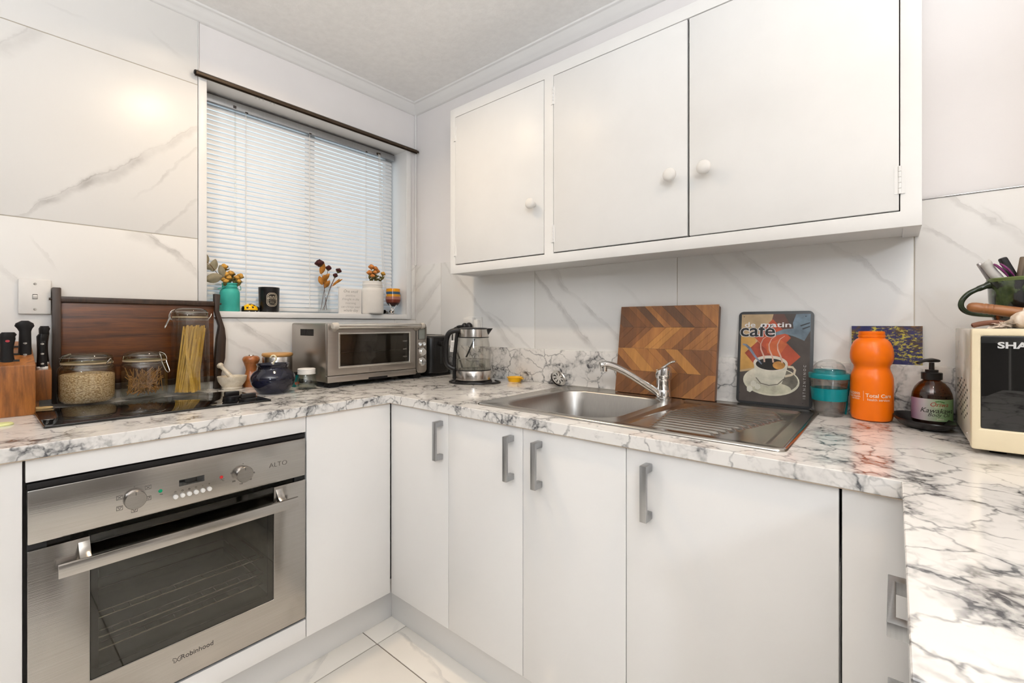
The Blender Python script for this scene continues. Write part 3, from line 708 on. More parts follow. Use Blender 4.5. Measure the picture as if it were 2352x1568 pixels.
def dz(u, v):
    x = 1.545 + u*(1.888-1.545); y = -0.555 + v*(0.463)
    d = min(x-1.545, 1.888-x, y+0.555, -0.092-y)
    z = zp - 0.0075*min(1, d/0.012) - 0.004*u*0
    r = (y + 0.532)/0.0298; k = math.floor(r); fr_ = r-k
    if 0 <= k < 14:
        xl = 1.575 + 0.0085*abs(k-7)*0.7; xr = 1.862 - 0.009*abs(k-10)
        e = max(0, min(1, (x-xl)/0.012)) * max(0, min(1, (xr-x)/0.012))
        z += 0.0062*e*max(0, math.sin(PI*fr_))**1.2
    return (x, y, z)
MB().grid(56, 220, dz).build('drainer', M['sink'], sk, ang=70)
MB().lathe([(0.0, -0.1595), (0.040, -0.1595), (0.043, -0.158), (0.045, -0.1575), (0.045, -0.160)], 32, (1.32, -0.34)).build('waste_ring', M['chrome'], sk)

# ---------------------------------------------------------------- tap
tp = thing('kitchen_tap', 'chrome mixer tap with long spout over the sink bowl', 'tap', (1.491, -0.125, CT+zp))
MB().lathe([(0.0, 0), (0.0275, 0), (0.0275, 0.004), (0.0235, 0.006), (0.0235, 0.030), (0.0228, 0.031), (0.0228, 0.0318), (0.0235, 0.033), (0.0235, 0.066), (0.0225, 0.067), (0.0225, 0.0685), (0, 0.0685)], 40).build('body', M['chrome'], tp)
hd = MB().lathe([(0.0225, 0.0685), (0.0262, 0.070), (0.0272, 0.076), (0.0268, 0.086), (0.0250, 0.095), (0.018, 0.101), (0.0, 0.103)], 40)
hd.map(lambda x, y, z: (x, y, z + (0.004 + x*0.35 if z > 0.08 else 0)))
hd.build('head', M['chrome'], tp)
lv = MB().tube(smoothpts([(-0.020, -0.008, 0.096), (0.0, -0.004, 0.106), (0.016, 0.001, 0.118), (0.030, 0.004, 0.126), (0.042, 0.006, 0.1275)], 5), [0.006]*5+[0.010]*5+[0.012]*5+[0.0125]*5+[0.006], 12, flat=0.42)
lv.build('lever', M['chrome'], tp)
for a in (-1.1, -0.5): MB().ball((0.0268*math.cos(a-0.9), 0.0268*math.sin(a-0.9), 0.084), 0.0022, n=8, m=6).build('indicator', M['ink2'], tp)
ex, ey, ez = 1.345-1.491, -0.275+0.125, 0.115
sp = smoothpts([(-0.010, -0.010, 0.018), (-0.045, -0.046, 0.050), (-0.085, -0.087, 0.0865), (-0.115, -0.118, 0.108), (ex+0.010, ey+0.010, ez+0.002), (ex, ey, ez+0.001), (ex-0.006, ey-0.006, ez-0.001)], 6)
spo = MB().tube(sp, [0.0125]*len(sp), 16); spo.build('spout', M['chrome'], tp)
MB().lathe([(0.0, -0.020), (0.011, -0.020), (0.0115, -0.008), (0.0125, 0.008), (0.0, 0.010)], 20, (ex+0.002, ey+0.002)).map(lambda x, y, z: (x, y, z+ez)).build('aerator', M['chrome'], tp)

# ================================================================ WALL CABINET
UX0, UX1, UY, UZ0, UZ1 = 0.500, 2.140, -0.19, 1.364, 2.128
uc = thing('wall_cabinet', 'long white painted wall cabinet with three doors above the sink', 'cabinet', (0, UY, 0))
dd = [(0.534, 1.041, 1.405, 2.085), (1.085, 1.595, 1.404, 2.085), (1.597, 2.100, 1.402, 2.085)]
xs = [UX0, 0.533, 1.042, 1.084, 2.101, UX1]
MB().cells(xs, [UZ0, 1.402, 2.087, UZ1], lambda x, z: not ((0.533 < x < 1.042 or 1.084 < x < 2.101) and 1.402 < z < 2.087), 0, 0.019).map(lambda a, b, h: (a, h, b)).build('face_frame', M['paint'], uc, bevel=0.0008)
box('end_panel', M['paint'], uc, UX0, UX0+0.022, 0.019, 0.1835, UZ0, UZ1, bevel=0.0008)
box('end_panel', M['paint'], uc, UX1-0.034, UX1, 0.019, 0.1835, UZ0, UZ1, bevel=0.0008)
box('base_board', M['paint'], uc, UX0+0.022, UX1-0.034, 0.019, 0.1835, UZ0+0.004, UZ0+0.018, bevel=0)
box('top_board', M['paint'], uc, UX0+0.022, UX1-0.034, 0.019, 0.1835, UZ1-0.016, UZ1-0.001, bevel=0)
box('back_board', M['dark'], uc, UX0+0.022, UX1-0.034, 0.172, 0.1835, UZ0+0.018, UZ1-0.016, bevel=0)
kn = MB().lathe([(0.009, 0.0), (0.0105, 0.004), (0.0095, 0.012), (0.013, 0.018), (0.0195, 0.022), (0.0215, 0.028), (0.0195, 0.034), (0.012, 0.038), (0.0, 0.039)], 32).map(lambda a, b, h: (a, -h, b)).mesh('knob', M['white'], ang=50)
hm = MB()
for k in range(5): hm.tube([(0, -0.001, -0.033 + 0.0135*k), (0, -0.001, -0.033 + 0.0135*k + 0.0125)], 0.0035, 8)
hm.box(-0.010, 0.010, -0.0012, 0.001, -0.033, 0.0335)
hm = hm.mesh('hinge', M['paint'], ang=50)
for i, (a, b, c, e) in enumerate(dd):
    g = (0.0016, 0.0024, 0.0032)[i]
    d = box('door', M['paint'], uc, a+g, b-0.0012, -0.0015, 0.017, c+g, e-g*0.8, bevel=0.0015)
    kx, kz = ((0.994, 1.604), (1.548, 1.600), (1.652, 1.601))[i]
    o = D.objects.new('knob', kn); COL.objects.link(o); o.parent = d; o.location = (kx, -0.0015, kz)
    hx = (a, a, b)[i]
    for hz in (2.008, 1.477):
        o = D.objects.new('hinge', hm); COL.objects.link(o); o.parent = d; o.location = (hx, -0.0015, hz)

# ================================================================ SWITCH, SOCKET
sw_ = thing('light_switch', 'square white light switch plate on the tiled wall above the knife block', 'light switch', (TF, -1.5035, 1.2165), PI/2)
box('plate', M['white'], sw_, -0.036, 0.036, -0.010, 0.0, -0.055, 0.055, bevel=0.003)
box('rocker_recess', M['ink2'], sw_, -0.0055, 0.0055, -0.0105, -0.008, -0.0075, 0.0075, bevel=0)
MB().prism([(-0.009, 0.006), (-0.0165, 0.002), (-0.0125, -0.0065), (-0.009, -0.0065)], -0.0048, 0.0048, lambda a, b, h: (h, a, b)).build('rocker', M['white'], sw_, bevel=0.0008)
for z in (0.040, -0.040):
    MB().lathe([(0.0042, 0), (0.0036, 0.0008), (0, 0.0010)], 14).map(lambda a, b, h: (a, -0.010-h, z+b)).build('screw', M['wire'], sw_)
# ================================================================ LEFT WORKTOP
def cang(x, y): return math.atan2(CAM.y - y, CAM.x - x)
M['kwood'] = wood('knife_block_wood', (0.075, 0.022, 0.005), (0.42, 0.15, 0.03), 'z', 34, 0.12, 0.4)
M['kwood2'] = wood('knife_block_end_grain', (0.13, 0.045, 0.012), (0.42, 0.17, 0.045), 'x', 26, 0.12, 0.4)
M['traywood'] = wood('dark_tray_wood', (0.006, 0.0025, 0.001), (0.19, 0.055, 0.009), 'y', 38, 0.06, 0.38, lines=0.8)
M['traypost'] = wood('dark_post_wood', (0.012, 0.007, 0.004), (0.062, 0.030, 0.016), 'z', 60, 0.05, 0.45, lines=0.8)

# ---------------------------------------------------------------- knife block and knives
kb = thing('knife_block', 'brown wooden knife block at the left end of the worktop', 'knife block', (0, 0, CT))
z0 = 0.0
MB().prism([(0.045, 0.0), (0.225, 0.0), (0.225, 0.141), (0.045, 0.205)], -1.715, -1.515, lambda a, b, h: (a, h, b)).build('main_block', M['kwood'], kb, bevel=0.002)
MB().prism([(0.042, 0.026), (0.115, 0.026), (0.115, 0.117), (0.042, 0.138)], -1.5145, -1.474, lambda a, b, h: (a, h, b)).build('side_block', M['kwood'], kb, bevel=0.002)
box('foot_strip', M['kwood2'], kb, 0.05, 0.10, -1.5145, -1.50, 0.0, 0.026, bevel=0.001)
for x, y in ((0.19, -1.567), (0.145, -1.547), (0.145, -1.60), (0.09, -1.545), (0.09, -1.60)):
    zt_ = 0.141 + (0.225-x)/0.18*0.064
    box('slot', M['dark'], kb, x-0.006, x+0.006, y-0.022, y+0.022, zt_-0.012, zt_+0.003, bevel=0)
def knife(label, x, y, zb, h, w, rivets=3, mush=False, dot=None, bolster=False, lean=0.0):
    """handle standing in the block; seen from +x; width along y"""
    k = thing('kitchen_knife', label, 'knife', (x, y, zb), PI/2, 'knives in the block')
    n = 14; rows = []
    m = MB()
    prof = []
    for i in range(n+1):
        u = i/n
        wl, wr = -w/2*(0.92-0.10*math.sin(PI*u*1.1)), w/2*(0.95-0.25*math.sin(PI*min(1, u*1.25)))
        if mush:
            if u > 0.78: e = (u-0.78)/0.22; wl = -w*0.40 - w*0.36*math.sin(PI*min(1, e*0.9+0.12)); wr = w*0.40 + w*0.30*math.sin(PI*min(1, e*0.9+0.12))
            else: wl, wr = -w*(0.50-0.10*u), w*(0.52-0.05*math.sin(PI*u)-0.12*max(0, u-0.5))
        elif u > 0.8:
            e = (u-0.8)/0.2; wr = w/2*(0.75+0.5*e); 
        if u > 0.93: wl *= (1-(u-0.93)*5); wr *= (1-(u-0.93)*5)
        prof.append((wl+lean*u, wr+lean*u, u*h))
    for a, b, z in prof:
        c = (a+b)/2; hw = (b-a)/2
        rows.append([(c+hw*math.cos(t), 0.0095*math.sin(t)*(1.15 if z > 0.8*h else 1.0), z) for t in [2*PI*q/16 for q in range(16)]])
    vs = [p for r in rows for p in r]
    fs = [(i*16+q, i*16+(q+1) % 16, (i+1)*16+(q+1) % 16, (i+1)*16+q) for i in range(n) for q in range(16)] + [tuple(range(n*16, n*16+16)), tuple(reversed(range(16)))]
    m.add(vs, fs).build('handle', M['blackm'] if mush or dot else M['black'], k, ang=50)
    if bolster: box('bolster', M['wire'], k, -w/2*0.92, w/2*0.95, -0.0085, 0.0085, -0.010, 0.0015, bevel=0.001)
    box('blade', M['wire'], k, -w/2*0.8, w/2*0.8, -0.0012, 0.0012, -0.05, 0.0, bevel=0)
    for i in range(rivets):
        MB().lathe([(0.0042, 0), (0.0036, 0.0008), (0, 0.001)], 12).map(lambda a, b, hh: (lean*0.5+a, -0.0096-hh, h*(0.10+0.30*i)+b*0.75)).build('rivet', M['wire'], k)
    if dot: MB().lathe([(0.0045, 0), (0.004, 0.0008), (0, 0.001)], 12).map(lambda a, b, hh: (a, -0.0098-hh, h*0.72+b*0.75)).build('emblem', dot, k)
    return k
knife('black knife handle with a small red emblem in the wooden block', 0.19, -1.568, 1.019, 0.088, 0.034, 0, dot=plain('red_emblem', (0.35, 0.04, 0.05), 0.4))
knife('black knife handle with the broad mushroom-shaped end', 0.145, -1.532, 1.030, 0.110, 0.028, 2, mush=True)
knife('front riveted black knife handle with steel bolster beside the tray', 0.102, -1.494, 0.9995, 0.100, 0.027, 3, bolster=True)
knife('rear riveted black knife handle beside the tray', 0.060, -1.487, 1.012, 0.112, 0.026, 0)

# ---------------------------------------------------------------- wooden tray leaning on the wall
tr = thing('serving_tray', 'dark wooden serving tray leaning on the wall behind the jars', 'tray', (0, 0, CT))
box('panel', M['traywood'], tr, 0.010, 0.018, -1.447, -1.012, 0.034, 0.335, bevel=0.001)
box('top_rail', M['traypost'], tr, 0.009, 0.027, -1.447, -1.010, 0.329, 0.347, bevel=0.002)
box('bottom_rail', M['traypost'], tr, 0.009, 0.025, -1.447, -1.012, 0.030, 0.052, bevel=0.002)
box('post', M['traypost'], tr, 0.0085, 0.030, -1.4665, -1.4455, 0.0, 0.375, bevel=0.003)
pp = [(-1.013, 0.0), (-0.991, 0.0), (-0.990, 0.06), (-0.976, 0.12), (-0.973, 0.20), (-0.977, 0.24), (-0.990, 0.285), (-0.997, 0.31), (-0.993, 0.375), (-1.013, 0.377), (-1.012, 0.31), (-1.008, 0.29), (-0.996, 0.25), (-1.004, 0.20), (-1.010, 0.12)]
MB().prism(pp, 0.0085, 0.034, lambda a, b, h: (h, a, b)).build('post', M['traypost'], tr, bevel=0.002)
for y, z in ((-1.469, 0.338), (-0.990, 0.338), (-1.469, 0.040)):
    MB().tube([(0.018, y-0.004, z), (0.018, y+0.004, z)], 0.004, 8).build('peg', M['traypost'], tr)

# ---------------------------------------------------------------- clip-top jars
def clip_jar(name, label, x, y, R, H, lat, sup=None, neck=0.86):
    """glass jar with wire bail; lat = world angle of the latch"""
    j = thing(name, label, 'jar', (x, y, CT), 0, 'clip-top glass jars')
    hb_ = H - 0.034; w = 0.0032
    out = [(0.0, 0.0), (R*0.80, 0.0), (R*0.93, 0.004), (R*0.99, 0.014), (R, 0.03), (R, hb_*0.80), (R*0.97, hb_*0.88), (R*neck*1.01, hb_*0.955), (R*neck, hb_)]
    inn = [(R*neck-w, hb_), (R*neck-w, hb_*0.955), (R*0.97-w, hb_*0.875), (R-w, hb_*0.79), (R-w, 0.03), (R*0.97-w, 0.016), (R*0.8, 0.008), (0, 0.007)]
    MB().lathe(out+inn, 40, sup=sup).build('glass_body', M['glass'], j, ang=60)
    n_ = R*neck
    MB().lathe([(n_-0.004, hb_+0.001), (n_+0.0025, hb_+0.001), (n_+0.004, hb_+0.006), (n_+0.0025, hb_+0.009), (n_+0.0025, hb_+0.015), (n_-0.001, hb_+0.023), (n_-0.008, hb_+0.028), (n_*0.7, hb_+0.031), (0, hb_+0.031)], 40).build('lid', M['lidglass'], j, ang=60)
    MB().lathe([(n_-0.002, hb_-0.004), (n_+0.003, hb_-0.004), (n_+0.003, hb_+0.001), (n_-0.002, hb_+0.001)], 40, closed=True).build('seal', M['seal'], j)
    for zz in (hb_-0.012, hb_+0.016):
        MB().tube([( (n_+0.0035)*math.cos(2*PI*k/32), (n_+0.0035)*math.sin(2*PI*k/32), zz) for k in range(33)], 0.0013, 6, caps=False).build('wire_ring', M['wire'], j)
    ca, sa = math.cos(lat), math.sin(lat)
    P_ = lambda r, t, z: (r*ca - t*sa, r*sa + t*ca, z)
    q = n_ + 0.004
    MB().tube(smoothpts([P_(q, -0.012, hb_-0.012), P_(q+0.006, -0.012, hb_-0.004), P_(q+0.006, -0.012, hb_+0.006), P_(q, -0.010, hb_+0.020), P_(q-0.01, 0, hb_+0.026), P_(q, 0.010, hb_+0.020), P_(q+0.006, 0.012, hb_+0.006), P_(q+0.006, 0.012, hb_-0.004), P_(q, 0.012, hb_-0.012)], 4), 0.0013, 6).build('bail', M['wire'], j)
    MB().tube(smoothpts([P_(q+0.006, -0.011, hb_-0.003), P_(q+0.010, -0.010, hb_-0.014), P_(q+0.018, -0.009, hb_-0.034), P_(q+0.021, -0.006, hb_-0.041), P_(q+0.022, 0, hb_-0.043), P_(q+0.021, 0.006, hb_-0.041), P_(q+0.018, 0.009, hb_-0.034), P_(q+0.010, 0.010, hb_-0.014), P_(q+0.006, 0.011, hb_-0.003)], 4), 0.0014, 6).build('latch_loop', M['wire'], j)
    MB().tube(smoothpts([P_(-q, -0.010, hb_-0.010), P_(-q-0.008, -0.008, hb_+0.002), P_(-q-0.010, 0, hb_+0.012), P_(-q-0.008, 0.008, hb_+0.002), P_(-q, 0.010, hb_-0.010)], 4), 0.0013, 6).build('hinge_wire', M['wire'], j)
    return j
M['lidglass'] = thin_glass('lid_glass', (0.74, 0.76, 0.68), 0.05, 1.6)
M['seal'] = plain('rubber_seal', (0.45, 0.35, 0.22), 0.5)
ja = math.atan2(-0.6437, -0.7652)   # towards picture left
clip_jar('rice_jar', 'short glass clip-top jar filled with rice', 0.100, -1.392, 0.0705, 0.168, ja)
clip_jar('noodle_jar', 'short glass clip-top jar holding broken brown noodles', 0.102, -1.246, 0.0655, 0.168, ja+PI)
clip_jar('spaghetti_jar', 'tall square glass clip-top jar holding pasta strands', 0.100, -1.112, 0.0535, 0.318, ja+0.5, sup=4.5, neck=0.96)
rt_ = NT('rice_grains'); q = rt_.map(rt_.obj(), (1, 1, 2.2)); v_ = rt_.n('ShaderNodeTexVoronoi'); rt_.L.new(q, v_.inputs['Vector']); v_.inputs['Scale'].default_value = 190
rt_.col(rt_.mix(rt_.rng(v_.outputs['Distance'], 0.25, 0.75), (0.74, 0.56, 0.34), (0.36, 0.22, 0.09))); rt_.p(Roughness=0.6); rt_.bump(v_.outputs['Distance'], 0.6, 0.003)
rc = MB().lathe([(0, 0.0085), (0.054, 0.0085), (0.0645, 0.018), (0.0668, 0.03), (0.0668, 0.095), (0.060, 0.099), (0.03, 0.103), (0, 0.102)], 40)
rc = rc.build('rice', rt_.m, ang=60); rc.location = (0.100, -1.392, CT); tag(rc, 'pale brown rice filling the short left jar', 'rice', kind='stuff')
nm_ = plain('brown_noodle', (0.42, 0.20, 0.055), 0.5, var=0.25, scale=60)
m = MB(); random.seed(3)
for k in range(120):
    a = random.uniform(0, 2*PI); r = 0.05*math.sqrt(random.random()); b = random.uniform(0, 2*PI)
    ex_ = 0.056*math.sqrt(random.random()); zz = random.uniform(0.012, 0.05); z2 = random.uniform(0.05, 0.108)
    p0 = (r*math.cos(a), r*math.sin(a), zz*0.6+0.006); p1 = (ex_*math.cos(b), ex_*math.sin(b), z2)
    m.tube([p0, p1], 0.0013, 5)
o = m.build('broken_noodles', nm_); o.location = (0.102, -1.246, CT); tag(o, 'broken brown noodles in the middle jar', 'noodles', kind='stuff')
pm = plain('yellow_pasta', (0.72, 0.43, 0.075), 0.45, var=0.15, scale=40)
m = MB()
cr = (0.7652, 0.6437)     # picture right
for k in range(95):
    bx0 = random.uniform(-0.036, 0.012); d0 = random.uniform(-0.036, 0.036); hh = random.choice([0.12, 0.14, 0.16, 0.20, 0.235, 0.24, 0.24, 0.24])*random.uniform(0.95, 1.02)
    ln = random.uniform(0.10, 0.20) if hh > 0.15 else random.uniform(0.0, 0.25)
    tx_ = min(0.036, bx0 + ln*hh)
    if k % 9 == 0: bx0, tx_ = random.uniform(0.0, 0.035), random.uniform(-0.01, 0.01)
    d1 = d0*random.uniform(0.7, 1.0)
    a0 = Vector((bx0*cr[0]-d0*cr[1], bx0*cr[1]+d0*cr[0], 0.009)); a1 = Vector((tx_*cr[0]-d1*cr[1], tx_*cr[1]+d1*cr[0], 0.009+hh))
    lim = 0.046
    for v in (a0, a1): v.x = max(-lim, min(lim, v.x)); v.y = max(-lim, min(lim, v.y))
    m.tube([a0, a1], 0.0030, 4, flat=0.45)
o = m.build('pasta_strands', pm, smooth=False); o.location = (0.100, -1.112, CT); tag(o, 'yellow flat pasta strands slanting in the tall jar', 'pasta', kind='stuff')
# dried clove / peel at the cooktop corner
o = MB().ball((0, 0, 0.006), 0.010, 0.024, 0.006, 14, 8).map(lambda x, y, z: (x+y*0.25, y, z+abs(y)*0.12)).build('ginger_piece', plain('ginger_skin', (0.58, 0.42, 0.20), 0.6, var=0.2, bump=0.3, bscale=60))
o.location = (0.155, -1.498, CT); tag(o, 'small pale ginger piece at the back corner of the cooktop', 'ginger')

# ---------------------------------------------------------------- mortar, pestle, mill, canister, blue pot ...
mar = NT('cream_marble'); mar.col(mar.ramp(mar.noise(mar.obj(), 30, 4, 0.6, 1.5), [(0.35, (0.60, 0.52, 0.40)), (0.6, (0.74, 0.67, 0.55))])); mar.p(Roughness=0.35); M['marble'] = mar.m
mo = thing('mortar', 'small cream marble mortar beside the tray', 'mortar', (0.076, -0.9655, CT))
MB().lathe([(0, 0), (0.034, 0), (0.036, 0.004), (0.033, 0.010), (0.040, 0.018), (0.048, 0.032), (0.0515, 0.048), (0.0510, 0.051), (0.046, 0.050), (0.040, 0.034), (0.028, 0.020), (0, 0.014)], 40).build('bowl', M['marble'], mo, ang=50)
pe = thing('pestle', 'small cream marble pestle leaning in the mortar', 'pestle', (0.076, -0.9655, CT+0.016))
pd = Vector((-0.045, -0.05, 0.075)); pd.normalize(); b0 = Vector((0.012, 0.014, 0.006))
MB().tube([b0 + pd*t for t in (0, 0.006, 0.014, 0.04, 0.075, 0.086, 0.090, 0.096, 0.102, 0.105)], [0.006, 0.0105, 0.0115, 0.009, 0.0068, 0.0072, 0.0115, 0.0125, 0.010, 0.003], 16).build('shaft', M['marble'], pe, ang=50)
pmw = wood('mill_wood', (0.20, 0.055, 0.014), (0.44, 0.15, 0.04), 'z', 30, 0.2, 0.25, coat=0.3)
pm_ = thing('pepper_mill', 'turned reddish wooden pepper mill behind the mortar', 'pepper mill', (0.052, -0.887, CT))
MB().lathe([(0, 0), (0.031, 0), (0.0315, 0.018), (0.030, 0.019), (0.030, 0.021), (0.0305, 0.032), (0.028, 0.034), (0.026, 0.045), (0.0215, 0.058), (0.020, 0.068), (0.0225, 0.083), (0.0258, 0.092), (0.0262, 0.096), (0, 0.096)], 32).build('body', pmw, pm_, ang=45)
MB().lathe([(0, 0.0965), (0.027, 0.0965), (0.0305, 0.103), (0.0325, 0.110), (0.031, 0.118), (0.026, 0.1235), (0.020, 0.126), (0.0, 0.127)], 32).build('head', pmw, pm_, ang=45)
MB().lathe([(0, 0.1265), (0.011, 0.1265), (0.0105, 0.1295), (0.006, 0.132), (0, 0.1325)], 20).build('cap_nut', M['wire'], pm_)
cn = thing('canister', 'steel canister with a round wooden lid behind the dark blue pot', 'canister', (0.122, -0.811, CT))
cs = steel('canister_steel', (0.42, 0.40, 0.38), 0.22, 'z', 0.1)
MB().lathe([(0, 0), (0.055, 0), (0.056, 0.002), (0.056, 0.120), (0.055, 0.122), (0, 0.122)], 48).build('body', cs, cn, ang=45)
MB().lathe([(0.0, 0.122), (0.053, 0.122), (0.053, 0.124), (0.057, 0.1245), (0.0585, 0.128), (0.0585, 0.133), (0.056, 0.137), (0, 0.1375)], 48).build('lid', wood('bamboo_lid', (0.42, 0.21, 0.06), (0.62, 0.35, 0.12), 'x', 20, 0.1), cn, ang=45)
bp = thing('ceramic_pot', 'round dark blue glazed ceramic pot beside the cooktop', 'pot', (0.312, -0.906, CT))
bl = NT('dark_blue_glaze'); bl.col(bl.ramp(bl.noise(bl.obj(), 14, 3), [(0.3, (0.004, 0.004, 0.008)), (0.75, (0.010, 0.011, 0.028))])); bl.p(Roughness=0.10, Coat_Weight=0.0)
MB().lathe([(0, 0), (0.046, 0), (0.050, 0.004), (0.062, 0.018), (0.072, 0.036), (0.0765, 0.052), (0.074, 0.066), (0.064, 0.081), (0.053, 0.088), (0.051, 0.094), (0.053, 0.103), (0.0565, 0.108), (0.055, 0.110), (0.050, 0.105), (0.047, 0.094), (0.05, 0.086), (0.07, 0.060), (0.07, 0.04), (0.04, 0.008), (0, 0.006)], 48).build('body', bl.m, bp, ang=50)
hk = thing('hook', 'cream plastic hook sticking out of the dark blue pot', 'hook', (0.312, -0.906, CT+0.008))
hkp = [(0, 0, 0.0), (0.0, 0.0, 0.095), (0.0, 0.003, 0.107), (0.0, 0.0095, 0.115), (0.0, 0.0105, 0.124), (0.0, 0.004, 0.131), (0.0, -0.0045, 0.130), (0.0, -0.009, 0.123)]
hkp = [((a+b)*0.7652, (a+b)*0.6437, c) for a, b, c in hkp]
MB().tube(smoothpts(hkp, 5), 0.0033, 10).build('hook_stem', plain('cream_plastic', (0.78, 0.70, 0.50), 0.35), hk)
sj = thing('small_jar', 'small empty glass jar with white screw lid beside the toaster oven', 'jar', (0.300, -0.774, CT))
MB().lathe([(0, 0), (0.030, 0), (0.035, 0.004), (0.0385, 0.018), (0.0385, 0.030), (0.034, 0.046), (0.0305, 0.052), (0.0305, 0.060), (0.0285, 0.060), (0.0285, 0.052), (0.032, 0.045), (0.036, 0.030), (0.036, 0.018), (0.030, 0.007), (0, 0.005)], 40).build('glass_body', thin_glass('jar_glass_greenish', (0.93, 0.95, 0.92), 0.0, 1.5), sj, ang=60)
lidp = [(0, 0.0815), (0.029, 0.0815), (0.0325, 0.080)]
for k in range(4): lidp += [(0.0335, 0.078-0.0045*k), (0.0325, 0.0758-0.0045*k)]
lidp += [(0.0338, 0.0605), (0.0330, 0.059), (0.0312, 0.059)]
MB().lathe(lidp, 40).build('lid', M['white'], sj, ang=40)
tb = thing('tea_packet', 'small teal printed packet behind the small glass jar', 'packet', (0.205, -0.778, CT), 0.4)
box('packet_box', plain('teal_print', (0.0, 0.17, 0.18), 0.4), tb, -0.008, 0.012, -0.013, 0.013, 0.0, 0.048, bevel=0.001)
box('red_band', plain('red_print', (0.55, 0.10, 0.05), 0.4), tb, 0.0121, 0.0126, -0.012, 0.012, 0.010, 0.020, bevel=0)
box('dark_top', M['blackm'], tb, -0.009, 0.013, -0.014, 0.014, 0.048, 0.060, bevel=0.001)
# unidentified pale green disc at the picture's edge
lt = MB().lathe([(0, 0), (0.020, 0), (0.021, 0.003), (0.018, 0.006), (0, 0.007)], 24).build('unidentified_disc', plain('pale_green_plastic', (0.66, 0.68, 0.32), 0.4)); lt.location = (0.36, -1.583, CT)
tag(lt, 'small unidentified pale green disc at the left edge of the worktop', 'dish')

# ================================================================ TOASTER OVEN
to = thing('toaster_oven', 'stainless steel toaster oven in the corner under the window', 'toaster oven', (0.362, -0.471, CT), PI/2)
TW = 0.25; TH = 0.262; TB_ = 0.021; TD = 0.315
# local: x along front, front face y=0 facing -y
box('housing', M['steel2'], to, -TW, TW, 0.012, TD, TB_, TH, bevel=0.008)
XS = 0.188        # door / control panel split
fd = MB().cells([-TW+0.002, -0.197, 0.150, XS], [TB_+0.028, 0.083, 0.217, TH-0.004], lambda x, z: not (-0.197 < x < 0.150 and 0.083 < z < 0.217), 0, 0.014).map(lambda a, b, h: (a, h, b)).build('door', M['steel2'], to, bevel=0.002)
MB().cells([-0.203, -0.195, 0.148, 0.156], [0.077, 0.085, 0.215, 0.223], lambda x, z: not (-0.195 < x < 0.148 and 0.085 < z < 0.215), -0.003, 0.004).map(lambda a, b, h: (a, h, b)).build('glass_trim', M['wire'], fd, bevel=0.0015)
box('door_glass', thin_glass('toaster_oven_glass', (0.55, 0.53, 0.50), 0.01, 0.9), fd, -0.196, 0.149, 0.003, 0.006, 0.084, 0.216, bevel=0)
MB().add([(-0.196, 0.0125, 0.084), (0.149, 0.0125, 0.084), (0.149, 0.0125, 0.216), (-0.196, 0.0125, 0.216)], [(0, 1, 2, 3)]).build('cavity', plain('black_cavity', (0.012, 0.011, 0.010), 0.4), to, smooth=False)
MB().tube([(-0.188, 0.008, 0.139), (0.122, 0.008, 0.139)], 0.0022, 6).build('rack_wire', M['wire'], to)
for k in range(11): MB().ball((-0.18+0.029*k, 0.008, 0.142), 0.0018, n=6, m=4).build('rack_wire_end', M['wire'], to)
box('base_strip', M['steel2'], to, -TW+0.001, XS, -0.002, 0.014, TB_, TB_+0.026, bevel=0.002)
box('crumb_tray_grip', M['blackm'], to, -0.065, 0.030, -0.0045, 0.010, TB_-0.003, TB_+0.008, bevel=0.002)
cpn = MB().prism(rrect(XS+0.0025, TW, TB_+0.004, TH-0.001, 0.018, 5), -0.004, 0.014, lambda a, b, h: (a, h, b)).build('control_panel', M['steel2'], to, bevel=0.002)
lcd = NT('lcd'); lcd.col(lcd.ramp(lcd.noise(lcd.obj(), 20), [(0.3, (0.20, 0.21, 0.19)), (0.7, (0.25, 0.26, 0.235))])); lcd.p(Roughness=0.2)
box('display', lcd.m, cpn, XS+0.014, TW-0.012, -0.0056, -0.003, 0.186, 0.234, bevel=0.001)
MB().cells([XS+0.011, XS+0.0135, TW-0.0115, TW-0.009], [0.183, 0.1855, 0.2345, 0.237], lambda x, z: not (XS+0.0135 < x < TW-0.0115 and 0.1855 < z < 0.2345), -0.0062, -0.003).map(lambda a, b, h: (a, h, b)).build('display_bezel', M['ink2'], cpn, bevel=0)
xc = (XS+TW)/2 + 0.001
for r, x, z in ((0.0085, xc-0.012, 0.162), (0.0085, xc+0.013, 0.162), (0.0165, xc+0.004, 0.124), (0.0165, xc+0.004, 0.078)):
    k = MB().lathe([(r*1.18, 0), (r*1.18, 0.0015), (r, 0.002), (r, 0.010 if r > 0.01 else 0.005), (r*0.9, 0.0115 if r > 0.01 else 0.006), (0, 0.0115 if r > 0.01 else 0.006)], 28).map(lambda a, b, h: (x+a, -0.004-h, z+b)).build('dial' if r > 0.01 else 'button', M['chrome'], cpn, ang=40)
for x, z in ((xc-0.020, 0.142), (xc+0.015, 0.142), (xc+0.015, 0.107), (xc+0.015, 0.097)):
    MB().lathe([(0.0035, 0), (0.003, 0.0012), (0, 0.0014)], 12).map(lambda a, b, h: (x+a, -0.004-h, z+b)).build('indicator', M['ink2'], cpn)
for s, x, z in (('SELECT', xc-0.012, 0.174), ('START', xc+0.013, 0.174)): lettering(s, 0.0055, M['ink2'], cpn, front(x, z, -0.0063))
lettering('Breville', 0.021, plain('steel_emboss', (0.33, 0.30, 0.27), 0.4, 0.6), fd, front(-0.030, 0.056, -0.0003))
for s, z in (('TOAST', 0.176), ('BAKE', 0.140), ('PIZZA', 0.105)): lettering(s, 0.008, M['wire'], fd, front(0.128, z, 0.0028))
